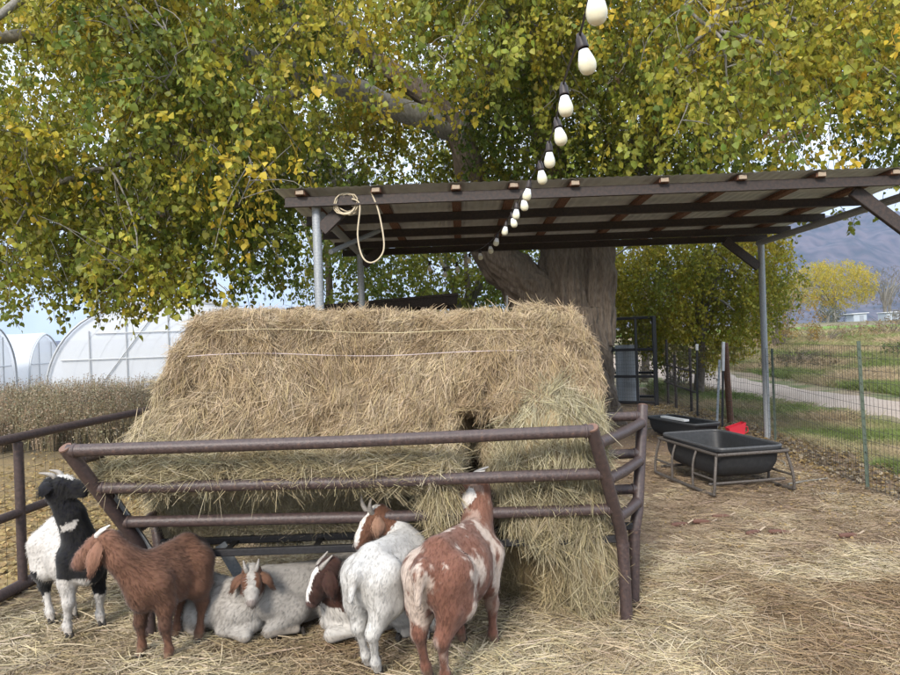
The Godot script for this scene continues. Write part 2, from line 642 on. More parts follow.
func tunnels() -> void:
	tunnel("large white film tunnel with a curved roof, nearest the hay", V(-10.5, 0, 25.2), 0.12, 4.4, 3.4, 20.0, 9, 0.0, [[-3.8, 1.25, 3.8, 1.25], [-2.8, 0, -2.8, 2.3], [-1.5, 0, -1.5, 3.0], [0.0, 0, 0.0, 3.3], [1.5, 0, 1.5, 3.0], [2.8, 0, 2.8, 2.3], [-2.6, 0.1, -0.3, 3.1], [-2.6, 2.2, 2.6, 2.2]])
	tunnel("small white film tunnel with a pointed end, behind the large one", V(-17.05, 0, 28.5), 1.735, 1.75, 2.4, 16.0, 7, 1.0, [[-1.3, 1.1, 1.3, 1.1], [-0.6, 0, -0.6, 2.0], [0.6, 0, 0.6, 2.0]])
	tunnel("white film tunnel cut off by the left edge of the view", V(-16.5, 0, 24.6), 1.845, 2.0, 2.6, 16.0, 7, 1.0, [[-1.5, 1.1, 1.5, 1.1], [-0.7, 0, -0.7, 2.2], [0.7, 0, 0.7, 2.2]])

# ---------- foliage ----------
func leaf(b: MB, at: Vector3, along: Vector3, face: Vector3, size: float, col: Color) -> void:
	var y := along.normalized()
	var x := y.cross(face)
	if x.length() < 0.05:
		x = y.cross(Vector3(0.3, 0.8, 0.5))
	x = x.normalized()
	var z := x.cross(y)
	var s := b.v.size()
	b.vert(at, z, col)
	b.vert(at + (x * -0.5 + y * 0.22 + z * 0.1) * size, (z + x * 0.3).normalized(), col)
	b.vert(at + (x * -0.36 + y * 0.62 + z * 0.1) * size, (z + x * 0.3).normalized(), col)
	b.vert(at + (y * 1.02 - z * 0.06) * size, z, col)
	b.vert(at + (x * 0.36 + y * 0.62 + z * 0.1) * size, (z - x * 0.3).normalized(), col)
	b.vert(at + (x * 0.5 + y * 0.22 + z * 0.1) * size, (z - x * 0.3).normalized(), col)
	b.tri(s, s + 1, s + 2)
	b.tri(s, s + 2, s + 3)
	b.tri(s, s + 3, s + 4)
	b.tri(s, s + 4, s + 5)

func sprays(n: int, leaves: int, length: float, size: float) -> Array:
	# twigs that droop along -y, each with its leaves
	var out := []
	for k in n:
		var b := MB.new()
		var ps := []
		var dir := Vector3(R(-0.5, 0.5), R(-0.9, 0.1), R(-0.5, 0.5)).normalized()
		var p := Vector3.ZERO
		for j in 6:
			ps.append(p)
			p += dir * length / 5.0
			dir = (dir + Vector3(R(-0.25, 0.25), -0.28, R(-0.25, 0.25))).normalized()
		b.tube(ps, spread([0.006, 0.002], 6), 3, Color(0.55, 0.5, 0.45), false)
		for j in leaves:
			var t := R(0.05, 1.0) * 5.0
			var q: Vector3 = ps[mini(int(t), 4)].lerp(ps[mini(int(t), 4) + 1], t - int(t))
			var off := Vector3(R(-1, 1), R(-0.9, 0.5), R(-1, 1)).normalized()
			var v := R(0.72, 1.15)
			leaf(b, q + off * size * R(0.4, 0.9), (off + Vector3(0, -0.9, 0)).normalized(), Vector3(R(-1, 1), R(-0.5, 0.8), R(-1, 1)), size * R(0.55, 1.28), Color(v * R(0.82, 1.2), v, v * R(0.6, 1.0)))
		out.append(b.mesh())
	return out

func shade_of(t: float) -> Color:
	# 0 deep green .. 1 clear yellow
	var stops := [Color(0.065, 0.105, 0.024), Color(0.135, 0.175, 0.038), Color(0.25, 0.26, 0.05), Color(0.4, 0.345, 0.055), Color(0.52, 0.39, 0.055)]
	var k := clampf(t, 0.0, 0.999) * 4.0
	return (stops[int(k)] as Color).lerp(stops[int(k) + 1], k - int(k)) * 1.2

func hang(called: String, meshes: Array, spots: Array, parent: Node3D) -> void:
	# spots: [position, scale, colour]; shared out over the variants
	for k in meshes.size():
		var xf := []
		var cs := []
		for j in range(k, spots.size(), meshes.size()):
			var s: Array = spots[j]
			var bas := Basis(Vector3.UP, R(0, TAU)) * Basis(Vector3.RIGHT, R(-0.45, 0.45))
			xf.append(Transform3D(bas.scaled(Vector3.ONE * s[1]), s[0]))
			cs.append(s[2])
		if xf:
			copies(called, meshes[k], M.leaf, xf, cs, parent)

func trees() -> void:
	var sp := sprays(8, 13, 0.46, 0.066)
	cottonwood(sp)
	# trees standing behind the shelter and the cottonwood
	back_tree("leafy green tree directly behind the shelter, seen under its roof", V(0.4, 0, 18.5), Vector3(4.6, 3.0, 2.4), 3.2, 2300, 0.34, sp, 1.25)
	back_tree("tall green tree behind the cottonwood, left of its trunk", V(-3.6, 0, 19.5), Vector3(5.4, 3.8, 2.2), 7.2, 1500, 0.4, sp, 1.3)
	back_tree("tall yellowing tree behind the cottonwood, right of its trunk", V(6.0, 0, 21.0), Vector3(5.0, 3.4, 2.2), 8.2, 1100, 0.5, sp, 1.3)
	back_tree("low yellow green tree with drooping branches by the wire fence", V(5.75, 0, 15.8), Vector3(2.4, 1.95, 1.7), 2.8, 3300, 0.62, sp, 0.85)
	back_tree("dark green bush behind the wire cage", V(3.4, 0, 18.5), Vector3(1.9, 1.5, 1.2), 2.6, 420, 0.2, sp, 0.95)
	# thin reddish bush at the bend of the track
	var brush := [["thin rust coloured bush at the far bend of the track", V(11.9, 0, 24.5), 1.5, 2.5, Color(0.3, 0.2, 0.075), 260], ["bare grey brush low behind the fence posts", V(6.0, 0, 18.0), 1.1, 1.5, Color(0.17, 0.135, 0.1), 60], ["grey brown brush beside the wire cage", V(5.0, 0, 19.0), 0.9, 1.6, Color(0.2, 0.16, 0.11), 40], ["low tan brush on the bank, left of the near green post", V(14.2, 0, 25.5), 1.6, 0.9, Color(0.3, 0.235, 0.15), 120], ["low green brush on the bank, right of the near green post", V(14.5, 0, 21.0), 1.1, 0.7, Color(0.12, 0.15, 0.07), 110], ["rusty brush half way up the bank", V(17.5, 0, 27.0), 2.0, 0.9, Color(0.27, 0.19, 0.12), 130], ["dark brush at the foot of the bank beside the track", V(11.0, 0, 21.5), 1.3, 0.6, Color(0.13, 0.11, 0.075), 90], ["pale dry brush at the right edge of the view", V(12.6, 0, 17.3), 0.9, 0.6, Color(0.36, 0.29, 0.2), 80]]
	for q in brush:
		var at: Vector3 = q[1]
		at.y = hgt(at.x, -at.z)
		var t := thing("bush", q[0], "bush", at)
		var m := MB.new()
		for k in 46:
			var an := R(0, TAU)
			var ht: float = q[3] * R(0.5, 1.0)
			var out: float = q[2] * R(0.15, 0.9)
			var e := Vector3(cos(an) * out, ht, sin(an) * out)
			m.tube(curve([Vector3(cos(an), 0, sin(an)) * 0.15, e * Vector3(0.4, 0.55, 0.4) + Vector3(R(-0.1, 0.1), 0, R(-0.1, 0.1)), e], 3), spread([0.012, 0.003], 7), 3, Color.WHITE, false)
		obj("stems", m, M.twig, t)
		var spots := []
		for k in q[5]:
			var an := R(0, TAU)
			var rr: float = q[2] * sqrt(R(0.02, 1.0))
			spots.append([Vector3(cos(an) * rr, q[3] * R(0.3, 1.0) * (1.0 - 0.25 * rr / q[2]), sin(an) * rr), R(0.5, 0.9), (q[4] as Color) * R(0.7, 1.3)])
		hang("leaves", sp, spots, t)
	# far trees across the field
	var far := [["broad yellow autumn tree beyond the sheds", 66.0, 116.0, Vector3(7.8, 4.4, 5.0), 6.8, 2600, 0.86], ["smaller yellow tree at the left of the far row", 57.0, 122.0, Vector3(4.8, 3.6, 4.0), 5.6, 1200, 0.78], ["round grey green bush left of the metal sheds", 55.9, 100.0, Vector3(1.9, 1.5, 1.8), 1.6, 130, -1.0], ["bare grey tree at the right of the far row", 76.0, 118.0, Vector3(4.6, 4.0, 4.0), 6.0, 300, -2.0], ["second bare grey tree, behind the boxy shed", 82.0, 126.0, Vector3(5.0, 4.4, 4.0), 6.2, 300, -2.0], ["low grey shrub in front of the metal sheds", 57.0, 84.0, Vector3(3.2, 1.0, 1.5), 1.0, 150, -2.0], ["low grey shrub at the foot of the yellow tree", 61.5, 108.0, Vector3(2.4, 1.3, 1.5), 1.3, 120, -1.0]]
	for q in far:
		var at := V(q[1], hgt(q[1], q[2]), q[2])
		var t := thing("far_tree", q[0], "tree", at, "trees beyond the field")
		var m := MB.new()
		var rad: Vector3 = q[3]
		m.tube([Vector3.ZERO, Vector3(0.1, q[4] * 0.5, 0), Vector3(0, q[4], 0)], [0.32, 0.26, 0.1], 8)
		for k in 9:
			var e := Vector3(R(-0.8, 0.8) * rad.x, q[4] + R(-0.2, 0.7) * rad.y, R(-0.6, 0.6) * rad.z)
			m.tube(curve([Vector3(0, q[4] * R(0.25, 0.6), 0), e * Vector3(0.5, 0.85, 0.5), e], 3), spread([0.14, 0.03], 7), 5, Color.WHITE, false)
		obj("trunk", m, M.limb, t)
		var spots := []
		while spots.size() < q[5]:
			var u := Vector3(R(-1, 1), R(-1, 1), R(-1, 1))
			if u.length() > 1.0 or nz.get_noise_3dv(u * 2.2 + at) < -0.12:
				continue
			var c := shade_of(q[6] + R(-0.2, 0.14)) if q[6] > 0.0 else (Color(0.11, 0.125, 0.085) if q[6] > -1.5 else Color(0.2, 0.175, 0.15)) * R(0.7, 1.2)
			spots.append([u * rad + Vector3(0, q[4], 0), R(1.4, 2.4) * (0.7 if q[6] < 0.0 else 1.0), c])
		hang("crown", sp, spots, t)

func back_tree(label: String, at: Vector3, rad: Vector3, cy: float, count: int, tone: float, sp: Array, size: float) -> void:
	at.y = hgt(at.x, -at.z)
	var t := thing("tree", label, "tree", at)
	var m := MB.new()
	m.tube(curve([Vector3.ZERO, Vector3(R(-0.2, 0.2), cy * 0.5, 0), Vector3(R(-0.3, 0.3), cy + rad.y * 0.4, 0)], 5), spread([0.13, 0.1, 0.04], 11), 10, Color.WHITE, false, nz, 0.2)
	obj("trunk", m, M.bark, t)
	for k in 8:
		m = MB.new()
		var an := R(0, TAU)
		var e := Vector3(cos(an) * rad.x * R(0.5, 0.9), cy + R(-0.5, 0.6) * rad.y, sin(an) * rad.z * 0.8)
		m.tube(curve([Vector3(0, cy * R(0.4, 0.9), 0), e * Vector3(0.5, 1, 0.5) + Vector3(0, 0.3, 0), e], 4), spread([0.07, 0.015], 9), 5, Color.WHITE, false)
		obj("limb", m, M.limb, t)
	var spots := []
	while spots.size() < count:
		var u := Vector3(R(-1, 1), R(-1, 1), R(-1, 1))
		if u.length() > 1.0 or nz.get_noise_3dv(u * rad * 0.8 + at) < -0.2:
			continue
		var tn := tone + 0.35 * nz.get_noise_3dv(u * rad * 0.5 - at) + R(-0.14, 0.14)
		spots.append([u * rad + Vector3(0, cy, 0), size * R(0.8, 1.3), shade_of(tn) * R(0.8, 1.15)])
	hang("crown", sp, spots, t)

func cottonwood(sp: Array) -> void:
	var base := V(2.1, 0, 12.2)
	var t := thing("cottonwood_tree", "huge old cottonwood with forked furrowed trunk and yellowing leaves over the shelter", "tree", base)
	var rough := FastNoiseLite.new()
	rough.seed = 5
	rough.frequency = 4.2
	rough.fractal_octaves = 3
	var m := MB.new()
	var tr := curve([V(2.15, -0.1, 12.25), V(2.2, 0.7, 12.2), V(2.2, 1.5, 12.15), V(2.25, 2.1, 12.1)], 8)
	m.tube(tr, spread([0.9, 0.72, 0.64, 0.46], tr.size()), 130, Color.WHITE, true, rough, 0.42)
	for k in m.v.size():
		m.v[k] -= base
	obj("trunk", m, M.bark, t)
	var limbs := [
		[[V(1.95, 1.2, 12.1), V(1.5, 2.3, 12.0), V(0.75, 3.2, 11.8), V(0.2, 5.0, 11.0), V(-1.13, 6.1, 10.5), V(-2.6, 7.4, 9.6)], [0.5, 0.42, 0.34, 0.19, 0.13, 0.06], true],
		[[V(2.15, 1.4, 12.1), V(2.0, 2.6, 12.05), V(2.05, 3.6, 12.0), V(1.6, 6.0, 11.3), V(1.2, 8.2, 10.6)], [0.5, 0.4, 0.33, 0.22, 0.1], true],
		[[V(2.5, 1.4, 12.2), V(2.65, 2.6, 12.2), V(2.8, 3.8, 12.0), V(4.2, 5.6, 10.8), V(6.0, 6.6, 9.4)], [0.44, 0.36, 0.31, 0.2, 0.08], true],
		[[V(0.1, 5.0, 11.0), V(-1.8, 5.4, 9.8), V(-3.9, 5.7, 8.9), V(-6.4, 5.4, 8.2)], [0.2, 0.15, 0.11, 0.05], false],
		[[V(-1.1, 6.1, 10.5), V(-2.6, 6.3, 8.8), V(-3.6, 5.9, 7.6), V(-4.6, 5.0, 6.9)], [0.15, 0.11, 0.08, 0.03], false],
		[[V(0.3, 4.8, 11.1), V(0.9, 5.8, 9.4), V(0.7, 6.1, 8.0), V(0.3, 5.9, 6.8)], [0.16, 0.12, 0.08, 0.03], false],
		[[V(4.2, 5.6, 10.8), V(4.0, 5.6, 9.2), V(3.4, 5.4, 8.0), V(2.8, 4.7, 7.0)], [0.16, 0.11, 0.07, 0.03], false],
		[[V(4.4, 5.7, 10.7), V(6.4, 5.5, 10.0), V(8.2, 5.2, 9.6)], [0.14, 0.09, 0.04], false],
		[[V(0.75, 3.2, 11.8), V(-0.9, 3.9, 11.6), V(-3.2, 3.9, 11.0), V(-6.6, 3.4, 10.4)], [0.22, 0.15, 0.1, 0.04], false],
		[[V(-1.8, 5.4, 9.8), V(-3.4, 4.4, 9.0), V(-5.2, 3.6, 8.4)], [0.1, 0.07, 0.03], false],
		[[V(-2.6, 7.4, 9.6), V(-4.6, 7.6, 9.0), V(-7.0, 7.0, 8.6)], [0.1, 0.07, 0.03], false],
		[[V(1.6, 6.0, 11.3), V(2.2, 7.0, 9.6), V(2.4, 7.4, 8.0)], [0.14, 0.09, 0.04], false]]
	var marks := []
	for q in limbs:
		var ps := curve(q[0], 12 if q[2] else 7)
		m = MB.new()
		for k in ps.size():
			marks.append([ps[k], 0.04])
			if k > 1 and not q[2]:
				ps[k] += Vector3(R(-0.05, 0.05), R(-0.05, 0.05), R(-0.05, 0.05))
		m.tube(ps, spread(q[1], ps.size()), 100 if q[2] else 12, Color.WHITE, true, rough, 0.45 if q[2] else 0.15)
		for k in m.v.size():
			m.v[k] -= base
		obj("limb", m, M.bark if q[2] else M.limb, t)
	# the crown: clusters of drooping sprays, with a branch to each
	var spots := []
	var clusters := []
	var tries := 0
	while clusters.size() < 300 and tries < 30000:
		tries += 1
		var d := R(6.9, 13.2)
		var x := R(-0.78, 0.74) * d
		var y := R(1.7, 8.4)
		var k := x / d
		var low := 1.6 + 0.07 * d
		if k > -0.25:
			low = 1.6 + 0.245 * d + 0.25 if d < 9.8 else 2.4 + 0.09 * d
		if k > 0.5:
			low = 1.6 + 0.25 * d
		low += 0.35 + 0.3 * nz.get_noise_2d(x * 0.7, d * 0.7)
		if y < low or y > 1.6 + 0.66 * d:
			continue
		if nz.get_noise_3d(x * 0.55, y * 0.55, d * 0.55) < -0.3:
			continue
		# the grey limb stays in the open
		var open := false
		for q in [V(-0.1, 5.3, 10.9), V(-0.5, 5.6, 10.75), V(-1.0, 6.0, 10.5)]:
			var e: Vector3 = Vector3(0, 1.6, 0).lerp(q, d / -q.z)
			if d < -q.z and e.distance_to(V(x, y, d)) < 0.5:
				open = true
		if open:
			continue
		clusters.append(V(x, y, d))
	for c in clusters:
		var best := 0
		var bd := 1e9
		for j in marks.size():
			var q: Vector3 = marks[j][0]
			var dd := q.distance_to(c) + maxf(0.0, q.y - c.y) * 0.2
			if dd < bd:
				bd = dd
				best = j
		var a: Vector3 = marks[best][0]
		m = MB.new()
		var mid: Vector3 = a.lerp(c, 0.55) + Vector3(R(-0.2, 0.2), 0.12 * bd + R(-0.1, 0.2), R(-0.2, 0.2))
		var ps := curve([a, mid, c, c + Vector3(R(-0.4, 0.4), -0.5, R(-0.4, 0.4))], 5)
		m.tube(ps, spread([0.018 + 0.008 * minf(bd, 4.0), 0.014, 0.008, 0.003], ps.size()), 6, Color.WHITE, false)
		for k in 5:
			var e: Vector3 = c + Vector3(R(-0.75, 0.75), R(-0.75, 0.35), R(-0.75, 0.75))
			var st: Vector3 = ps[rng.randi_range(5, ps.size() - 2)]
			m.tube(curve([st, st.lerp(e, 0.5) + Vector3(R(-0.12, 0.12), R(0.0, 0.14), R(-0.12, 0.12)), e], 4), spread([0.007, 0.0025], 9), 4, Color.WHITE, false)
		for k in m.v.size():
			m.v[k] -= base
		obj("branch", m, M.limb, t)
		var d: float = -c.z
		var tone := 0.38 + 0.42 * nz.get_noise_3dv(c * 0.45) + 0.10 * sstep(3.5, 6.5, c.y) + 0.12 * sstep(10.0, 7.0, d) + R(-0.08, 0.08)
		if R(0, 1) < 0.12:
			tone += 0.22
		var n := int(R(54, 78))
		var wide := R(0.5, 0.85)
		for j in n:
			var off := Vector3(rng.randfn(), rng.randfn() * 0.85 - 0.15, rng.randfn()) * wide * 0.62
			var sp_at: Vector3 = c + off
			if sp_at.y < 1.85 + 0.045 * d or (sp_at.x > -0.5 and sp_at.x < 4.9 and sp_at.z < -9.0 and sp_at.y < 3.5):
				continue
			if sp_at.x > -1.9 and sp_at.x < 4.8 and sp_at.z < -5.7 and sp_at.z > -10.0 and sp_at.y < 3.5:
				continue
			spots.append([sp_at - base, R(0.8, 1.15), shade_of(tone + rng.randfn() * 0.13) * R(0.8, 1.15)])
		for j in 3:
			# thin bare twigs and a few brown leaf bunches hang among the leaves
			var tw := MB.new()
			if j == 0 and R(0, 1) < 0.4:
				var e: Vector3 = c + Vector3(R(-0.6, 0.6), R(-1.0, -0.5), R(-0.6, 0.6)) - base
				tw.tube(curve([c - base, (c - base).lerp(e, 0.5) + Vector3(R(-0.2, 0.2), 0, R(-0.2, 0.2)), e], 4), spread([0.007, 0.003], 9), 4, Color.WHITE, false)
				obj("twig", tw, M.limb, t)
		if R(0, 1) < 0.16:
			for j in 4:
				spots.append([c + Vector3(R(-0.3, 0.3), R(-0.4, 0.2), R(-0.3, 0.3)) - base, R(0.7, 0.9), Color(0.24, 0.16, 0.11) * R(0.8, 1.2)])
	hang("crown", sp, spots, t)

# ---------- shelter ----------
func shelter() -> void:
	var t := thing("roof_shelter", "open shelter with a corrugated metal roof on galvanized pipe posts", "shelter", V(1.6, 0, 7.7))
	var o := t.position
	var posts := [[-1.185, 6.2, 2.90], [-1.13, 8.78, 2.78], [4.31, 9.28, 2.78], [4.36, 6.2, 2.80]]
	for q in posts:
		var m := MB.new()
		var p := V(q[0], -0.05, q[1]) - o
		m.tube([p, p + Vector3(0, q[2] + 0.05, 0)], [0.042], 16)
		obj("post", m, M.galv, t)
	# long purlins of brown channel steel
	var lines := [[6.13, 2.875], [7.05, 2.865], [7.95, 2.85], [8.75, 2.835], [9.4, 2.825]]
	for q in lines:
		var m := MB.new()
		m.bar(V(-1.45, q[1], q[0]) - o, V(4.45, q[1] + 0.01, q[0]) - o, 0.05, 0.085, Vector3.UP, 0.006)
		m.bar(V(-1.45, q[1] - 0.045, q[0] - 0.03) - o, V(4.45, q[1] - 0.035, q[0] - 0.03) - o, 0.05, 0.014, Vector3.UP)
		obj("purlin", m, M.brown_steel, t)
	# rafters with pale sawn ends
	for x in [-1.3, -0.62, 0.1, 0.62, 1.17, 1.97, 2.67, 3.38, 4.05]:
		var m := MB.new()
		m.bar(V(x, 2.945, 6.06) - o, V(x + 0.06, 2.885, 9.55) - o, 0.09, 0.045, Vector3.UP, 0.004)
		var r := obj("rafter", m, M.rusty, t)
		m = MB.new()
		m.box(V(x, 2.9455, 6.052) - o, Vector3(0.07, 0.04, 0.014), Basis(), 0.003)
		obj("sawn_end", m, M.timber, r)
	# corrugated sheets, each a piece of its own, lapped at the sides
	for k in 7:
		var m := MB.new()
		var x0 := -1.53 + k * 0.86
		var nn := 45
		for j in nn:
			var x := x0 + 0.9 * j / (nn - 1)
			var wv := 0.0045 * cos(TAU * (x - x0) / 0.0818) + (0.004 if k % 2 == 1 else 0.0)
			for s in 2:
				m.vert(V(x, lerpf(2.976, 2.914, s) + wv, lerpf(6.02, 9.62, s)) - o, Vector3(0.35 * sin(TAU * (x - x0) / 0.0818), 1, 0).normalized(), Color.WHITE)
		for j in nn - 1:
			m.tri(j * 2, j * 2 + 1, j * 2 + 2)
			m.tri(j * 2 + 2, j * 2 + 1, j * 2 + 3)
		obj("roof_sheet", m, M.sheet, t)
	# side pipes under the roof ends
	for q in [[4.31, 2.77], [-1.16, 2.77]]:
		var m := MB.new()
		m.tube([V(q[0], 2.78, 6.05 if q[0] > 0.0 else 6.33) - o, V(q[0], 2.755, 9.35) - o], [0.04], 14)
		obj("side_pipe", m, M.galv, t)
	# corner braces of brown plate
	for q in [[4.31, 9.28, -0.5, 2.78], [-1.185, 6.2, 0.3, 2.84], [4.36, 6.2, -0.62, 2.80], [-1.13, 8.78, 0.28, 2.78]]:
		var m := MB.new()
		var a := V(q[0] + signf(q[2]) * 0.04, q[3] - absf(q[2]) * 0.72, q[1]) - o
		var b := V(q[0] + q[2], q[3] + 0.02, q[1]) - o
		m.bar(a, b, 0.05, 0.12, Vector3(0, 0, 1).cross(b - a), 0.005)
		obj("brace", m, M.brown_steel, t)
	var mm := MB.new()
	mm.tube([V(-1.1, 2.45, 6.4) - o, V(-0.72, 2.78, 7.3) - o], [0.025], 8)
	obj("diagonal_pipe", mm, M.galv, t)
	# rope: a tangled coil on the beam and one long loop
	var rope := thing("rope", "pale rope coiled on the shelter beam with one loop hanging down", "rope", V(-0.9, 2.84, 6.12))
	var r := MB.new()
	for k in 7:
		var ps := []
		var ra := R(0.07, 0.12)
		var tilt := R(-0.8, 0.8)
		for j in 15:
			var an := TAU * j / 14.0
			ps.append(Vector3(cos(an) * ra * (1.0 + 0.2 * sin(an * 2.0 + k)) + R(-0.004, 0.004), sin(an) * ra * 0.9 + cos(an) * tilt * 0.05, 0.02 * sin(an * 3.0 + k) + k * 0.006 - 0.02))
		r.tube(ps, [0.0065], 6, Color.WHITE, false)
	obj("coil", r, M.rope, rope)
	r = MB.new()
	r.tube(curve([Vector3(0.06, 0.04, 0.03), Vector3(0.13, -0.02, 0.03), Vector3(0.10, -0.28, 0.02), Vector3(0.13, -0.47, 0.02), Vector3(0.2, -0.54, 0.02), Vector3(0.29, -0.5, 0.02), Vector3(0.335, -0.38, 0.02), Vector3(0.30, -0.1, 0.02), Vector3(0.24, 0.08, 0.01), Vector3(0.22, 0.1, -0.03)], 6), [0.0075], 7)
	obj("loop", r, M.rope, rope)
	# low dark timber shed behind
	var s := thing("low_shed", "low dark timber shed roof behind the hay bale", "shed", V(-1.0, 0, 11.2))
	var m := MB.new()
	m.bar(Vector3(-1.5, 2.12, 0.0), Vector3(1.15, 2.26, 0.0), 1.6, 0.05, Vector3.UP, 0.01)
	obj("roof", m, M.old_timber, s)
	for z in [0.78, -0.78]:
		m = MB.new()
		m.bar(Vector3(-1.48, 2.04, z), Vector3(1.13, 2.17, z), 0.06, 0.12, Vector3.UP, 0.008)
		obj("beam", m, M.old_timber, s)
		for x in [-1.4, 1.05]:
			m = MB.new()
			m.box(Vector3(x, 1.0, z * 0.97), Vector3(0.1, 2.04 + (0.0 if x < 0.0 else 0.11), 0.1), Basis(), 0.008)
			obj("post", m, M.old_timber, s)
	for x in [-0.6, 0.25]:
		m = MB.new()
		m.bar(Vector3(x, 1.75, 0.74), Vector3(x + 0.35, 2.06, 0.74), 0.04, 0.07, Vector3(0, 0, 1))
		obj("strut", m, M.old_timber, s)
	m = MB.new()
	m.tube([V(0.82, 0, 9.6), V(0.819, 2.16, 9.5)], [0.014], 8)
	tag(obj("white_stake", m, M.white_plastic), "thin white stake rising behind the hay bale", "stake")

# ---------- fences ----------
func wire_net(a: Vector3, b: Vector3, low: float, high: float, pitch: float, rise: float, r: float) -> MB:
	var m := MB.new()
	var n := maxi(2, int(a.distance_to(b) / pitch))
	for k in n + 1:
		var p := a.lerp(b, float(k) / n)
		var w := 0.012 * nz.get_noise_2d(p.z * 2.0, p.x * 2.0)
		m.tube([p + Vector3(w, low, 0), p + Vector3(w * 1.5, (low + high) * 0.5, R(-0.004, 0.004)), p + Vector3(w, high, 0)], [r], 3, Color.WHITE, false)
	var rows := int((high - low) / rise)
	for j in rows + 1:
		var y := lerpf(low, high, float(j) / rows)
		var ps := []
		for k in 9:
			var p := a.lerp(b, k / 8.0)
			ps.append(p + Vector3(0.012 * nz.get_noise_2d(p.z * 2.0, p.x * 2.0), y + 0.012 * nz.get_noise_2d(k * 0.9, j * 5.0 + a.z), 0))
		m.tube(ps, [r], 3, Color.WHITE, false)
	return m

func t_post(called: String, label: String, foot: Vector3, top: Vector3, m: Material, white := 0.0) -> void:
	var t := thing(called, label, "fence post", foot, "posts of the wire fence")
	var d := top - foot
	var b := MB.new()
	b.bar(Vector3(0, -0.1, 0), d, 0.036, 0.005, Vector3(0, 0, 1))
	b.bar(Vector3(0, -0.1, -0.016), d + Vector3(0, 0, -0.016), 0.005, 0.028, Vector3(0, 0, 1))
	obj("shaft", b, m, t)
	b = MB.new()
	for k in 14:
		var p := d * (0.2 + 0.75 * k / 13.0)
		b.box(p + Vector3(0, 0, 0.007), Vector3(0.014, 0.018, 0.009))
	obj("studs", b, m, t)
	if white > 0.0:
		b = MB.new()
		b.bar(d * (1.0 - white), d * 1.001, 0.042, 0.042, Vector3(0, 0, 1), 0.003)
		obj("tip", b, M.white_plastic, t)

